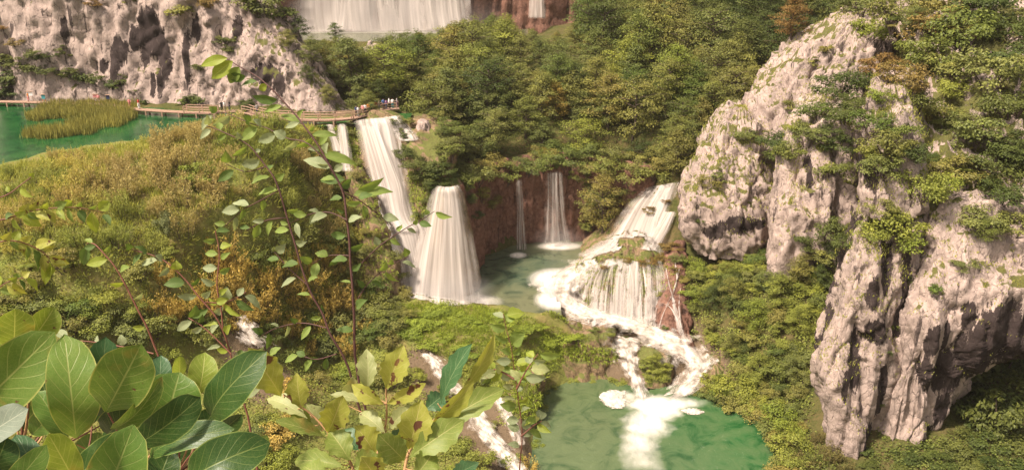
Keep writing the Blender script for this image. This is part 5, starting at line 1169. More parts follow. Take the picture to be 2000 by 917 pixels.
for px, pose, a, b, hr, rz, off, lab in ((696, 'lean', 'navy', 'black', 0, .2, .3, 'person in dark blue at the left end of the crowd'), (701, 'walk', 'white', 'grey', 1, 1.0, -.5, 'person in white shirt leaning out at the left of the crowd'), (708, 'stand', 'pink', 'khaki', 0, -.4, .2, 'person in pink shirt and khaki trousers in the crowd'), (714, 'stand', 'white', 'navy', 1, .3, -.2, 'person in white shirt and navy trousers in the crowd'),
        (720, 'lean', 'orange', 'khaki', 1, .1, 0, 'person in orange shirt at the railing'), (726, 'stand', 'teal', 'navy', 0, .4, .1, 'person in teal shirt right of the one in orange'), (734, 'stand', 'red', 'khaki', 2, -.2, 0, 'person in red shirt and white hat'), (740, 'walk', 'khaki', 'grey', 1, 1.5, .5, 'person in khaki walking behind the white hat'), (749, 'stand', 'blue', 'black', 0, .7, .2, 'person in blue shirt in the right group'),
        (755, 'stand', 'purple', 'navy', 0, -.3, -.3, 'person in purple shirt in the right group'), (760, 'walk', 'white', 'black', 2, 1.3, .3, 'person in white with white hat in the right group'), (767, 'stand', 'white', 'teal', 1, .2, 0, 'person in white shirt and teal trousers at the right end of the crowd'), (775, 'walk', 'grey', 'purple', 0, 1.6, .4, 'person in grey walking away at the far right of the crowd')):
    person(px, [BW3], pose, a, b, hr, rz, lab, off, rnd.uniform(.94, 1.04))
def board(px, py, w, h, leg, mat, label, base=None):
    L = deck_line(BW, 300); i = np.argmin(np.abs(proj(L)[0][:, 0] - px)); p = L[i] + np.array([0, 1.7, 0])
    e = bpy.data.objects.new('information_board', None); COL.objects.link(e); e.location = (p[0], p[1], DZ - .3); tag(e, label, 'sign')
    m = MB(); m.box((0, 0, leg + h / 2), (w, .07, h)); link('panel', m.mesh('panel', [mat], False), e)
    m = MB(); m.box((0, 0, leg + h + .03), (w + .2, .3, .06)); link('roof', m.mesh('roof', [M_WOOD_DK], False), e)
    pm = MB(); pm.box((0, .06, (leg + h) / 2), (.09, .05, leg + h)); pme = pm.mesh('post', [base or M_WOOD_DK], False)
    for sx in (-1, 1): link('post', pme, e, (sx * (w / 2 - .08), 0, 0))
board(50, 183, .95, .7, 1.0, CLOTH['white'], 'white information board behind the left boardwalk')
board(76, 187, .6, .75, .5, CLOTH['teal'], 'teal information board with a low orange stand', CLOTH['orange'])
board(204, 186, .55, .7, .8, CLOTH['navy'], 'dark information board near the rock face')
board(180, 184, .8, .5, 1.0, CLOTH['pink'], 'faded red information board left of the dark one')

# ================================================================== NEAREST PLANTS
def m_near(name, c, c2, vein, trans=.35, rough=.42, spots=0.0, edge=None, veins=8.0):
    t = NT(name); uv = t.n('ShaderNodeTexCoord').outputs['UV']; sp = t.n('ShaderNodeSeparateXYZ'); t.l(uv, sp.inputs[0])
    U = t.math('ABSOLUTE', t.math('SUBTRACT', sp.outputs[0], .5)); Vv = sp.outputs[1]
    oi = t.n('ShaderNodeObjectInfo'); o = t.coord()
    base = t.mix(t.ramp(t.noise(o, 30, 4), .3, .7), c, c2)
    base = t.mix(t.math('MULTIPLY', oi.outputs['Random'], .5), base, tuple(x * .62 for x in c))
    base = t.mix(t.ramp(t.noise(o, 160, 3), .45, .75, 0, .25), base, tuple(x * .6 for x in c))
    mid = t.ramp(U, .008, .022, 1, 0)
    wob = t.math('MULTIPLY', t.math('SUBTRACT', t.noise(o, 25, 2), .5), .35)
    ph = t.math('ADD', t.math('SUBTRACT', t.math('MULTIPLY', Vv, veins), t.math('MULTIPLY', U, veins * .62)), wob)
    side = t.ramp(t.math('ABSOLUTE', t.math('SUBTRACT', t.math('FRACT', ph), .5)), .015, .055, .75, 0)
    side = t.math('MULTIPLY', side, t.ramp(U, .30, .47, 1, .25))
    net = t.n('ShaderNodeTexVoronoi'); net.feature = 'DISTANCE_TO_EDGE'; net.inputs['Scale'].default_value = 190; t.l(o, net.inputs['Vector'])
    nn = t.ramp(net.outputs['Distance'], 0, .08, .22, 0)
    vv = t.math('MAXIMUM', t.math('MAXIMUM', mid, side), nn)
    base = t.mix(vv, base, vein)
    if edge: base = t.mix(t.ramp(U, .468, .49, 0, .8), base, edge)
    if spots:
        rv = t.n('ShaderNodeVectorMath'); rv.operation = 'ADD'; cm = t.n('ShaderNodeCombineXYZ'); t.l(t.math('MULTIPLY', oi.outputs['Random'], 37), cm.inputs[0]); t.l(o, rv.inputs[0]); t.l(cm.outputs[0], rv.inputs[1])
        sn = t.noise(rv.outputs[0], 34, 3, .5)
        base = t.mix(t.ramp(sn, .70 - spots * .1, .73 - spots * .1, 0, .95), base, (.10, .035, .025))
        base = t.mix(t.ramp(t.noise(rv.outputs[0], 17, 3), .62, .75, 0, .5), base, (.34, .20, .05))
    h = t.math('ADD', t.math('MULTIPLY', vv, -.5), t.math('MULTIPLY', t.noise(o, 60, 3), .4))
    d = t.pbr(base, rough, .35, t.bump(h, .35, .002)); tr = t.n('ShaderNodeBsdfTranslucent'); t.set(tr.inputs[0], t.mix(1.0, base, (1.25, 1.2, .6), 'MULTIPLY'))
    mx = t.n('ShaderNodeMixShader'); mx.inputs[0].default_value = trans; t.l(d, mx.inputs[1]); t.l(tr.outputs[0], mx.inputs[2])
    return t.finish(mx.outputs[0])
YG = (.36, .36, .10)
NM = {'y': m_near('smoke_leaf_yellow', (.20, .27, .04), (.24, .30, .05), (.38, .40, .12), .4, edge=YG, spots=.12), 'm': m_near('smoke_leaf_green', (.09, .17, .028), (.11, .19, .033), (.20, .25, .07), .3, edge=YG, spots=.1), 'g': m_near('smoke_leaf_mid', (.12, .205, .033), (.15, .225, .04), (.27, .31, .09), .36, edge=YG, spots=.15),
      'd': m_near('smoke_leaf_dark', (.03, .072, .012), (.042, .088, .015), (.12, .16, .04), .18, edge=(.2, .25, .06)), 't': m_near('smoke_leaf_teal', (.04, .10, .036), (.055, .12, .045), (.12, .18, .08), .2), 's': m_near('smoke_leaf_silver', (.22, .27, .20), (.27, .31, .24), (.33, .36, .27), .2, .3),
      'oy': m_near('oak_leaf_yellow', (.31, .33, .055), (.37, .37, .07), (.46, .42, .14), .38, .5, .75, veins=7), 'og': m_near('oak_leaf_green', (.17, .23, .045), (.22, .27, .055), (.34, .35, .12), .35, .5, .25, veins=7), 'op': m_near('oak_leaf_pale', (.30, .34, .13), (.36, .38, .16), (.44, .44, .22), .35, .5, .3, veins=7), 'ot': m_near('oak_leaf_teal', (.05, .125, .045), (.065, .145, .055), (.17, .24, .11), .25, .4, veins=6),
      'eg': m_near('elm_leaf_green', (.18, .26, .05), (.23, .30, .065), (.28, .32, .11), .4, .65, veins=10), 'ed': m_near('elm_leaf_dark', (.09, .15, .03), (.11, .17, .038), (.16, .2, .07), .35, .65, veins=10), 'ep': m_near('elm_leaf_pale', (.24, .29, .14), (.30, .34, .18), (.36, .38, .22), .35, .65, veins=10), 'ey': m_near('elm_leaf_bright', (.26, .33, .04), (.31, .36, .05), (.40, .42, .12), .45, .5, veins=10)}
M_TWIGD = m_plain('dark_twig', (.075, .035, .028), .6); M_TWIG = m_plain('red_brown_twig', (.16, .065, .04), .6); M_TWIGL = m_plain('light_twig', (.34, .20, .09), .6)
def leaf_geo(base, tip, width, shape, roll, bend, fold, seed, nu=9, nv=15):
    g = np.random.default_rng(seed); base, tip = np.array(base), np.array(tip); L = np.linalg.norm(tip - base); ax = (tip - base) / L
    cam_d = unit(np.array([0, 0, CAM_Z]) - (base + tip) / 2); n = unit(cam_d - ax * (cam_d @ ax)); sd = np.cross(ax, n)
    n, sd = n * math.cos(roll) + sd * math.sin(roll), sd * math.cos(roll) - n * math.sin(roll)
    v = np.linspace(0, 1, nv); 
    if shape == 'round': w = np.clip(1 - np.abs(2 * np.clip(v, 0, 1) ** 1.25 - 1) ** 2.3, 0, 1) ** .55; w = np.where(v < .12, w * (.35 + v * 5.4), w)
    elif shape == 'oak': w = np.sin(math.pi * v ** 1.25) ** .85 * (1 + .10 * np.sin(v * 34 + g.uniform(0, 6)) * (v > .15))
    else: w = np.sin(math.pi * v ** .82) ** .9 * (1 - .25 * v)
    w[0] = .03; w[-1] = .02; u = np.linspace(-1, 1, nu); au = np.abs(u)
    asym = 1 + .06 * g.normal() * np.sign(u)
    V = base + ax * (v[:, None, None] * L) + sd * (u[None, :, None] * asym[None, :, None] * w[:, None, None] * width / 2)
    if shape == 'elm': V = V + ax * (0.05 * L * (w[:, None] * (1 - au[None]))[..., None])
    z = fold * width * .5 * au[None] ** 1.3 * w[:, None] - bend * L * ((2 * v - .8) ** 2)[:, None] + .05 * width * np.sin(v * 9 + seed)[:, None] * u[None] ** 2 * w[:, None] + .03 * width * np.sin(v * 21 + seed * 2)[:, None] * (au ** 3)[None]
    V = V + n * z[..., None]
    uv = np.stack([np.tile(u * .5 + .5, (nv, 1)), np.repeat(v[:, None], nu, 1)], -1)
    return V.reshape(-1, 3), grid_faces(nu, nv), uv.reshape(-1, 2)
def P3D(px, py, D): return PY(px, py, D)
def plant(name, label, cat, root):
    e = bpy.data.objects.new(name, None); COL.objects.link(e); e.location = root; e.empty_display_size = .1; tag(e, label, cat); return e
def add_leaf(e, b, t, wpx, D, dD, mat, shape, roll=0., bend=.1, fold=.25, seed=0, nu=9, nv=15, label=None):
    B, T = P3D(*b, D), P3D(*t, D + dD); w = wpx * D / FPX / CT
    V, F, uv = leaf_geo(B, T, w, shape, roll, bend, fold, seed, nu, nv); o0 = np.array(e.location)
    o = link('leaf', mesh_np('leaf', V - o0, F, [NM[mat]], True, None, uv), e); return o, B
def twig(e, pts, r0, r1, mat, name='stem', k=6, n=24):
    P = crom(np.array(pts), n) - np.array(e.location); m = MB(); P = P + np.c_[fbm(P * 9, 3, 2) * .006, fbm(P * 9, 4, 2) * .006, P[:, 0] * 0]
    m.tube(P, np.linspace(r0, r1, n), k, 0); return link(name, m.mesh(name, [mat]), e)

# smoke bush at the lower left
sb = plant('smoke_bush', 'smoke bush with big round green leaves filling the lower left corner', 'shrub', (-.42, .75, 58.03))
SB = [((27, 678), (30, 606), 68, 'y', 1.30, .1), ((52, 676), (107, 605), 58, 'y', 1.32, .3), ((-60, 812), (70, 684), 118, 'g', 1.22, 0), ((150, 868), (128, 674), 98, 'g', 1.18, 0), ((206, 806), (272, 681), 108, 'g', 1.16, .05), ((322, 835), (348, 732), 122, 'm', 1.20, -.1),
      ((396, 822), (486, 702), 82, 'd', 1.14, -.35), ((388, 772), (402, 694), 56, 'y', 1.28, .1), ((350, 738), (352, 698), 26, 'y', 1.27, .2), ((262, 874), (388, 786), 78, 'd', 1.08, .35), ((275, 886), (420, 830), 58, 'd', 1.12, -.4), ((352, 940), (504, 862), 98, 'd', 1.04, -.2),
      ((152, 950), (98, 850), 64, 'y', 1.06, .15), ((138, 935), (254, 852), 78, 'd', 1.08, -.2), ((205, 975), (246, 868), 112, 'm', 1.0, 0), ((80, 960), (42, 850), 62, 't', 1.08, .2), ((-50, 866), (46, 800), 62, 's', 1.10, -.3), ((132, 858), (76, 762), 62, 'm', 1.25, .2), ((196, 770), (204, 682), 66, 't', 1.30, 0), ((308, 770), (316, 698), 44, 't', 1.32, .1),
      ((52, 694), (90, 664), 26, 's', 1.34, 0), ((-20, 930), (14, 858), 70, 'd', 1.06, .2), ((200, 856), (262, 800), 70, 'd', 1.24, .1), ((215, 850), (318, 764), 46, 'g', 1.14, .5), ((494, 884), (520, 853), 26, 'g', 1.20, 0), ((100, 800), (76, 726), 60, 'd', 1.36, .1), ((180, 820), (226, 742), 62, 'd', 1.34, 0), ((290, 880), (270, 800), 70, 'd', 1.34, -.1), ((60, 850), (110, 800), 50, 'm', 1.3, 0), ((380, 860), (420, 800), 50, 'd', 1.34, .2),
      ((10, 960), (70, 900), 60, 'm', 1.0, .2), ((300, 960), (330, 885), 70, 'd', 1.14, 0), ((420, 850), (470, 812), 36, 'd', 1.3, .3), ((0, 700), (-30, 640), 50, 'y', 1.3, 0), ((140, 720), (60, 690), 30, 'm', 1.4, .2)]
SB += [((90, 960), (120, 880), 70, 'd', 1.4, .2), ((170, 940), (190, 850), 76, 'm', 1.42, -.2), ((320, 930), (345, 850), 76, 'd', 1.42, .1), ((40, 830), (70, 745), 70, 'm', 1.44, .2), ((240, 920), (232, 830), 80, 'd', 1.44, 0), ((420, 960), (400, 880), 70, 'm', 1.3, .2), ((440, 950), (470, 890), 60, 'd', 1.3, -.2), ((20, 860), (10, 780), 70, 'd', 1.42, .1), ((160, 840), (160, 750), 76, 'd', 1.46, 0), ((300, 850), (300, 765), 76, 'd', 1.46, .2), ((370, 900), (365, 830), 60, 'm', 1.44, 0), ((250, 800), (285, 745), 60, 'd', 1.46, 0)]
nodes = [P3D(40, 900, 1.28), P3D(150, 930, 1.25), P3D(250, 920, 1.24), P3D(345, 925, 1.26)]
for i, (b, t, w, m, D, roll) in enumerate(SB):
    o, B = add_leaf(sb, b, t, w * 1.06, D, (.02 if i % 2 else -.03), m, 'round', roll, .04 + .07 * (i % 4), .15 + .06 * (i % 3), i)
    nd = min(nodes, key=lambda q: np.linalg.norm(q - B)); mid = (B + nd) / 2 + np.array([0, .012, -.012])
    if np.linalg.norm(nd - B) > .004: twig(sb, [B + np.array([0, .001, 0]), mid, nd], .0011, .0022, M_TWIGL if i % 2 else M_TWIG, 'petiole', 5, 10)
for i, nd in enumerate(nodes): twig(sb, [nd, nd * .5 + np.array([-.42, .75, 58.03]) * .5 + np.array([.02 * i, .2, 0]), np.array([-.42, .75, 58.03])], .003, .008, M_TWIG, 'stem')
# young oak with yellowing spotted leaves
ok_ = plant('oak_sapling', 'young oak with yellowing brown spotted leaves at the bottom centre', 'sapling', (-.15, .85, 58.03))
OK = [((552, 775), (490, 682), 66, 'oy', 1.40, .2), ((588, 800), (578, 733), 48, 'oy', 1.42, -.2), ((600, 812), (520, 768), 40, 'op', 1.44, .4), ((640, 848), (668, 778), 60, 'oy', 1.40, .1), ((753, 762), (786, 680), 56, 'oy', 1.46, 0), ((718, 764), (720, 682), 42, 'op', 1.5, .2), ((856, 788), (911, 672), 52, 'ot', 1.44, -.75), ((902, 768), (972, 664), 36, 'oy', 1.42, .7), ((850, 832), (982, 754), 56, 'og', 1.38, -.2),
      ((836, 838), (925, 752), 40, 'oy', 1.40, .5), ((798, 880), (822, 788), 72, 'oy', 1.34, .1), ((798, 892), (904, 818), 68, 'og', 1.32, -.1), ((792, 900), (742, 850), 66, 'og', 1.34, 0), ((735, 888), (698, 832), 54, 'oy', 1.38, .2), ((684, 898), (645, 838), 62, 'og', 1.36, .2), ((754, 790), (828, 752), 32, 'oy', 1.44, .3), ((750, 790), (686, 752), 36, 'oy', 1.44, -.3), ((668, 906), (566, 892), 50, 'og', 1.34, .3), ((636, 850), (542, 818), 36, 'og', 1.42, .5), ((720, 786), (646, 764), 22, 'op', 1.46, .6), ((752, 842), (702, 800), 40, 'op', 1.42, .3), ((756, 838), (800, 792), 34, 'op', 1.45, -.3), ((690, 915), (740, 890), 60, 'og', 1.32, 0), ((810, 930), (850, 880), 60, 'og', 1.30, .2), ((880, 930), (930, 905), 40, 't', 1.28, 0),
      ((630, 840), (600, 790), 46, 'op', 1.48, .1), ((700, 880), (670, 835), 44, 'ot', 1.5, .1), ((760, 880), (800, 835), 44, 'ot', 1.5, 0), ((610, 830), (560, 780), 34, 'og', 1.46, -.2), ((640, 940), (590, 905), 60, 'og', 1.3, .1), ((740, 940), (710, 895), 66, 'oy', 1.28, .1), ((560, 790), (590, 745), 34, 'op', 1.5, .2), ((830, 800), (868, 768), 46, 'ot', 1.52, 0), ((676, 790), (690, 740), 36, 'op', 1.54, .2)]
tA = [P3D(705, 940, 1.36), P3D(680, 893, 1.38), P3D(636, 842, 1.41), P3D(590, 800, 1.42), P3D(550, 770, 1.41)]; tB = [P3D(700, 960, 1.38), P3D(740, 880, 1.43), P3D(752, 830, 1.45), P3D(753, 788, 1.46), P3D(754, 758, 1.46)]; tC = [P3D(780, 970, 1.3), P3D(796, 890, 1.34), P3D(828, 845, 1.38), P3D(868, 800, 1.41), P3D(905, 765, 1.42)]
for tt in (tA, tB, tC): twig(ok_, tt, .0032, .0012, M_TWIGL, 'branch')
tw = np.concatenate([crom(np.array(t_), 30) for t_ in (tA, tB, tC)])
for i, (b, t, w, m, D, roll) in enumerate(OK):
    o, B = add_leaf(ok_, b, t, w, D, .03 * ((i % 3) - 1), m, 'oak', roll, .06 + .04 * (i % 3), .3, i + 50, 11, 26)
    nd = tw[np.argmin(((tw - B) ** 2).sum(1))]; twig(ok_, [B, (B + nd) / 2 + np.array([0, 0, -.004]), nd], .0009, .0012, M_TWIGL, 'petiole', 5, 8)
rt = np.array([-.15, .85, 58.03])
for tt in (tA, tB, tC): twig(ok_, [tt[0], tt[0] * .5 + rt * .5 + np.array([0, .12, 0]), rt], .0032, .006, M_TWIG, 'stem')

# slender saplings
def along(pts, D):
    return [P3D(x, y, D + .02 * i) for i, (x, y) in enumerate(pts)]
def leafy(e, pts, D, n, lo, hi, ln, mats, seed, f0=.1, f1=1.0, down=.35, wr=.5):
    g = random.Random(seed); pp = crom(np.array(pts, float), 200)
    for i in range(n):
        f = f0 + (f1 - f0) * (i + g.uniform(.1, .9)) / n; j = int(f * 198); x, y = pp[j]; tx, ty = pp[j + 1] - pp[max(0, j - 1)]; a = math.atan2(ty, tx) + (1 if i % 2 else -1) * g.uniform(.6, 1.3)
        l = ln * g.uniform(.65, 1.2); dx, dy = math.cos(a) * l, math.sin(a) * l * .7 + down * l * g.uniform(.2, 1)
        d0 = D + .02 * f * (len(pts) - 1)
        add_leaf(e, (x + dx * .12, y + dy * .12), (x + dx, y + dy), l * wr * g.uniform(.8, 1.15), d0, g.uniform(-.03, .03), g.choice(mats), 'elm', g.uniform(-1.0, 1.0), .08, .3, seed * 100 + i, 7, 11)
el = plant('elm_sapling', 'tall slender sapling with dark stems and toothed leaves at left centre', 'sapling', (-.35, 1.6, 58.0))
root = np.array([-.35, 1.6, 58.0])
M1 = [(697, 720), (691, 590), (682, 500), (676, 430), (668, 375), (642, 320), (620, 280), (585, 235), (555, 200), (520, 165), (500, 148), (465, 128), (440, 113)]
N1 = [(692, 755), (640, 640), (602, 560), (572, 470), (545, 370), (520, 325), (482, 282), (430, 255), (404, 246)]
pM = along(M1, 2.0); pN = along(N1, 1.95)
twig(el, [root, (root + pM[0]) / 2 + np.array([.05, .1, 0])] + pM, .0038, .0012, M_TWIGD, 'stem', 7, 60)
twig(el, [root, (root + pN[0]) / 2 + np.array([.04, .1, 0])] + pN, .0034, .0011, M_TWIGD, 'stem', 7, 60)
for b, t, w, m, r in (((442, 113), (386, 128), 22, 'ey', .3), ((452, 120), (408, 156), 30, 'ey', .2), ((466, 132), (446, 166), 26, 'eg', .1), ((478, 150), (440, 152), 22, 'ed', -.4), ((500, 158), (466, 166), 14, 'ed', .9), ((540, 196), (488, 190), 22, 'ed', -.5), ((548, 206), (512, 218), 14, 'eg', .4), ((520, 165), (505, 178), 16, 'ey', .1), ((690, 378), (768, 369), 28, 'eg', -.5), ((700, 372), (752, 350), 20, 'eg', .5), ((672, 350), (622, 352), 24, 'ed', .3), ((585, 236), (545, 222), 18, 'eg', .6), ((610, 262), (660, 262), 18, 'eg', -.6), ((630, 300), (700, 318), 24, 'eg', -.5), ((644, 326), (590, 308), 26, 'ep', .4)):
    add_leaf(el, b, t, w, 2.2, .02, m, 'elm', r, .1, .3, hash(b) % 97, 7, 13)
leafy(el, M1, 2.0, 22, 0, 0, 37, ['eg', 'eg', 'ep', 'ed', 'ed'], 1, .05, .62)
leafy(el, N1, 1.95, 20, 0, 0, 37, ['ep', 'eg', 'eg', 'ep', 'ed'], 2, .12, 1.0)
for k, (pts, n, ln) in enumerate([([(645, 326), (600, 280), (560, 270), (520, 250), (490, 242), (440, 220), (410, 222)], 14, 54), ([(690, 530), (740, 480), (790, 447), (818, 432), (850, 412)], 12, 46), ([(690, 600), (722, 552), (762, 520), (800, 500)], 10, 44), ([(600, 555), (560, 520), (535, 492)], 7, 46), ([(640, 640), (590, 630), (540, 640), (510, 655)], 9, 46), ([(676, 430), (640, 415), (600, 420), (560, 440)], 9, 48), ([(684, 500), (640, 500), (610, 515)], 7, 46), ([(668, 375), (700, 390), (740, 420), (760, 440)], 7, 44), ([(545, 372), (500, 395), (470, 410), (440, 440)], 9, 46), ([(660, 690), (620, 700), (580, 690)], 8, 44), ([(560, 425), (520, 430), (480, 450)], 7, 44), ([(520, 325), (480, 335), (440, 320)], 6, 46)]):
    twig(el, along(pts, 2.05), .0018, .0008, M_TWIGD, 'branch', 5, 20); leafy(el, pts, 2.05, int(n * .7), 0, 0, ln * .76, ['eg', 'ep', 'ed', 'eg', 'ep'], 10 + k, .2, 1.0)
e2 = plant('hornbeam_sapling', 'arching sapling with reddish twigs left of the tall sapling', 'sapling', (-.75, 1.7, 57.98)); root = np.array([-.75, 1.7, 57.98])
for k, (pts, n) in enumerate([([(492, 870), (472, 770), (432, 640), (382, 570), (322, 512), (255, 487)], 24), ([(320, 720), (272, 610), (232, 530), (190, 480), (172, 474)], 11), ([(432, 640), (425, 560), (428, 500), (420, 450)], 12), ([(455, 700), (500, 690), (540, 700)], 8), ([(300, 690), (240, 675), (190, 668), (120, 662)], 8), ([(450, 690), (400, 640), (370, 620)], 8), ([(400, 590), (440, 590), (480, 570)], 8)]):
    pp = along(pts, 2.15)
    twig(e2, ([root, (root + pp[0]) / 2 + np.array([.05, .12, 0])] if k < 2 else []) + pp, .004 if k < 2 else .0022, .0012, M_TWIG, 'stem' if k < 2 else 'branch', 6, 40); leafy(e2, pts, 2.15, int(n * .85), 0, 0, 42, ['eg', 'ep', 'ep', 'ed', 'ey'], 40 + k, .15, 1.0)
e3 = plant('pale_sapling', 'pale green sapling swaying in front of the mossy bank', 'sapling', (.02, 1.85, 57.98)); root = np.array([.02, 1.85, 57.98])
for k, (pts, n) in enumerate([([(1012, 960), (1018, 850), (1008, 760), (1000, 690), (985, 612)], 26), ([(1008, 760), (1030, 720), (1050, 690)], 8), ([(1005, 740), (970, 720), (945, 730)], 8), ([(1015, 850), (1040, 830), (1060, 820)], 7)]):
    pp = along(pts, 2.3)
    twig(e3, ([root, (root + pp[0]) / 2 + np.array([0, .1, 0])] if k == 0 else []) + pp, .003, .001, M_TWIG, 'stem' if k == 0 else 'branch', 6, 30); leafy(e3, pts, 2.3, n, 0, 0, 40, ['ep', 'eg', 'ey', 'op'], 60 + k, .2, 1.0, .3, .62)
e4 = plant('overhanging_sapling', 'bending twigs with small leaves entering from the left edge', 'sapling', (-2.2, 1.7, 57.98)); root = np.array([-2.2, 1.7, 57.98])
for k, (pts, n) in enumerate([([(-90, 520), (-40, 445), (20, 425), (70, 410), (140, 405), (205, 415)], 20), ([(-80, 530), (-20, 480), (30, 470), (80, 490), (110, 520)], 14), ([(-60, 640), (0, 560), (50, 540)], 10), ([(-80, 400), (0, 385), (40, 360), (60, 345)], 3)]):
    pp = along(pts, 2.6)
    twig(e4, [root, (root + pp[0]) / 2 + np.array([0, .3, 0])] + pp, .004, .001, M_TWIG, 'stem', 6, 40); leafy(e4, pts, 2.6, n, 0, 0, 40, ['eg', 'ey', 'ed', 'oy'], 80 + k, .35, 1.0, .4)

# ================================================================== LABELS that single out each repeat
MARKS = [('the lake', 150, 250), ('the left end of the boardwalk', 30, 195), ('the short railed section', 395, 205), ('the top of the upper waterfall', 725, 235), ('the crowd on the boardwalk', 735, 210), ('the upright boulder', 827, 258), ('the cone shaped waterfall', 868, 470), ('the thin straight veil', 1082, 400), ('the yellowing tree', 1085, 180), ('the great waterfall', 760, 30), ('the red wall', 960, 440), ('the white cascade', 1265, 420), ('the mossy dome', 1225, 560), ('the grassy island', 1275, 720), ('the plunge pool', 1300, 830), ('the foam patch', 1200, 778), ('the broad crag', 1405, 370), ('the summit crag', 1560, 150), ('the fluted pillar', 1590, 400), ('the streaked crag', 1760, 650), ('the rounded buttress', 1720, 270), ('the dark overhang', 1930, 780), ('the rusty tree', 1545, 60), ('the tall sapling', 680, 500), ('the smoke bush', 240, 760), ('the spotted oak leaves', 760, 820), ('the bright green marsh shrub', 390, 345), ('the mossy mound', 900, 650)]
ORD = ['nearest', 'second nearest', 'third nearest', 'fourth nearest', 'fifth nearest', 'sixth nearest', 'seventh nearest', 'eighth nearest', 'ninth nearest', 'tenth nearest', 'eleventh nearest', 'twelfth nearest'] + [f'{n} nearest' for n in ('thirteenth', 'fourteenth', 'fifteenth', 'sixteenth', 'seventeenth', 'eighteenth', 'nineteenth', 'twentieth', 'twenty-first', 'twenty-second', 'twenty-third', 'twenty-fourth', 'twenty-fifth', 'twenty-sixth', 'twenty-seventh', 'twenty-eighth', 'twenty-ninth', 'thirtieth', 'thirty-first', 'thirty-second', 'thirty-third', 'thirty-fourth', 'thirty-fifth')]
SHORT = [(' on the wooded slope above the middle pool', ''), (' high on the wooded slope', ' upslope'), (' on the far slope under the great waterfall', ' far back'), (' rooted in the limestone crag', ''), (' on the slope between the plunge pool and the crag', ''), (' on the lower bank behind the nearest leaves', ''), (' on the marshy plateau', ''), (' growing from a ledge of the left cliff', ' on the left cliff'), (' growing on the left cliff', ' on the left cliff'), (' leaning over the right end of the left cliff', ' over the cliff end'), (' overhanging the red wall of the middle pool', ''), (' spreading over crag rock', ''), (' on the rock rib between the two main waterfalls', ''), (' on the mossy barrier left of the upper waterfall', ''), (' in front of the red wall left of the cascade', ''), (' on the rocks of the cascade', ''), (' in the shade under the overhang', ''), (' rising from the near shore of the plunge pool', ' on the near shore'), (' on the upper crag slope', ''), (' broadleaf', ''), (' in the middle of the marsh', ''), (' at the foot of the main crag', ''), (' filling a gap along the forest edge', ' at the forest edge'), (' among the marsh shrubs', ''), (' at the near left corner of the plunge pool', ''), (' on the left bank of the plunge pool', ''), (' behind the upright boulder', ''), (' hanging over the right shore of the plunge pool', ' on the shore'), (' behind the right shore of the plunge pool', ' near the shore'), (' beside the pink travertine rock', ''), (' on the slope below the marsh', ' on the slope'), (' of plants on the mossy mound', ' plant'), (' on the little island in the rapids', ''), (' on the strip between the rapids', ' on the strip'), (' at the left edge of the lower tier of the falls', ''), (' beside the white water under the oak leaves', ''), (' beside the top of the cone shaped waterfall', '')]
bpy.context.view_layer.update()
by = {}
for o in list(COL.objects):
    if o.parent is None and o.get('label') and o.get('category') in ('tree', 'bush', 'shrub') and o.name.split('.')[0] in ('tree', 'bush', 'shrub', 'crag_shrub', 'marsh_shrub', 'cushion_plant'): by.setdefault(o['label'], []).append(o)
def shorten(lab):
    for a, b in SHORT: lab = lab.replace(a, b)
    return lab
bys = {}
for lab, L in by.items():
    if len(L) > 1 or shorten(lab) != lab: bys.setdefault(shorten(lab), []).extend(L)
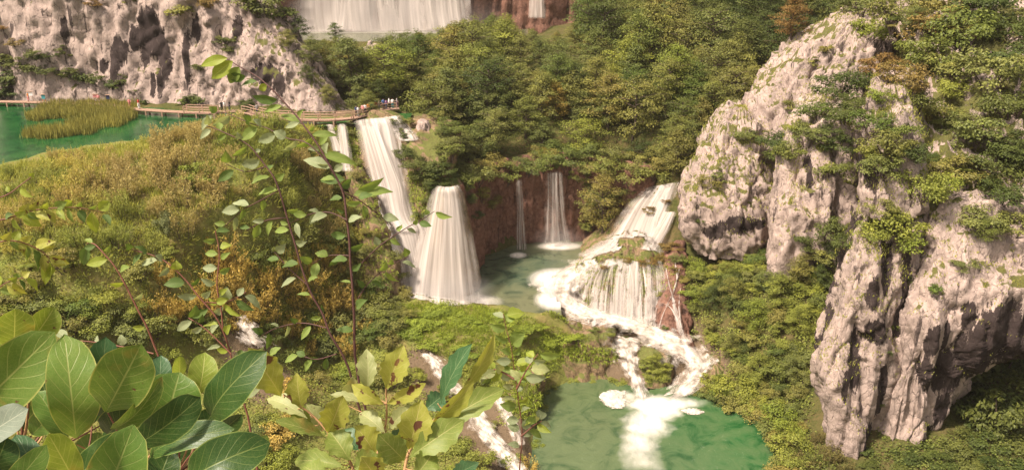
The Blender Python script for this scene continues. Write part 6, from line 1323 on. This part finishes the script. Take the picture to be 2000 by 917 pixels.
for short, L in bys.items():
    cells = {}
    for o in L:
        p = np.array(o.location) + np.array([0, 0, 2.5 if o.name.startswith('tree') else .8]); q = proj(p)[0][0]
        nm, mx_, my_ = min(MARKS, key=lambda m: (m[1] - q[0]) ** 2 + (m[2] - q[1]) ** 2); dx, dy = q[0] - mx_, q[1] - my_
        dr = ('right of' if dx > 0 else 'left of') if abs(dx) > abs(dy) else ('below' if dy > 0 else 'above')
        cells.setdefault((nm, dr), []).append((math.hypot(dx, dy), o))
    for (nm, dr), lst in cells.items():
        lst = sorted(lst, key=lambda t: t[0])
        for i, (d, o) in enumerate(lst):
            if len(lst) == 1: o['label'] = f'{short} {dr} {nm}'
            else: o['label'] = f'{short} {dr} {nm}, {ORD[min(i, len(ORD) - 1)]}'
            if 'group' not in o: o['group'] = short + ' group'

# ================================================================== AIR
def haze():
    m = MB(); zt = float(TV[:, 2].max()) + 4; zb = float(TV[:, 2].min()) - 2; m.box((-10, 156, (zt + zb) / 2), (340, 370, zt - zb))
    t = NT('haze'); v = t.n('ShaderNodeVolumePrincipled'); v.inputs['Color'].default_value = (1.0, .93, .84, 1); v.inputs['Density'].default_value = .00012; v.inputs['Anisotropy'].default_value = .2
    t.l(v.outputs[0], t.out.inputs['Volume'])
    tag(link('haze', m.mesh('haze', [t.m], False)), 'thin warm haze in the valley air', kind='stuff')
haze()

def mist(px, py, Y, r, dens, label):
    c = PY(px, py, Y); V, F = [], []
    n = 16; k = 10
    for i in range(k + 1):
        a = math.pi * i / k
        for j in range(n): b = 2 * math.pi * j / n; V.append((math.sin(a) * math.cos(b), math.sin(a) * math.sin(b), math.cos(a)))
    t = NT('mist'); o = t.coord(); ln = t.n('ShaderNodeVectorMath'); ln.operation = 'LENGTH'; t.l(o, ln.inputs[0])
    v = t.n('ShaderNodeVolumePrincipled'); v.inputs['Color'].default_value = (1, .97, .93, 1)
    t.l(t.math('MULTIPLY', t.math('MULTIPLY', t.ramp(ln.outputs['Value'], .15, 1.0, dens, 0), t.ramp(t.noise(o, 2.2, 3), .3, .7, .3, 1)), 1.0), v.inputs['Density']); t.l(v.outputs[0], t.out.inputs['Volume'])
    o = link('mist', mesh_np('mist', V, grid_faces(n, k + 1, True)[:, ::-1], [t.m]), None, c, None, r); tag(o, label, kind='stuff')
mist(862, 572, 116.4, (8.5, 3.2, 4.2), .20, 'spray at the foot of the cone shaped waterfall')
mist(760, 44, 233, (34, 7, 9), .05, 'mist drifting at the foot of the great waterfall')
mist(1090, 470, 138.5, (5, 2.5, 3), .10, 'spray at the foot of the straight veil')
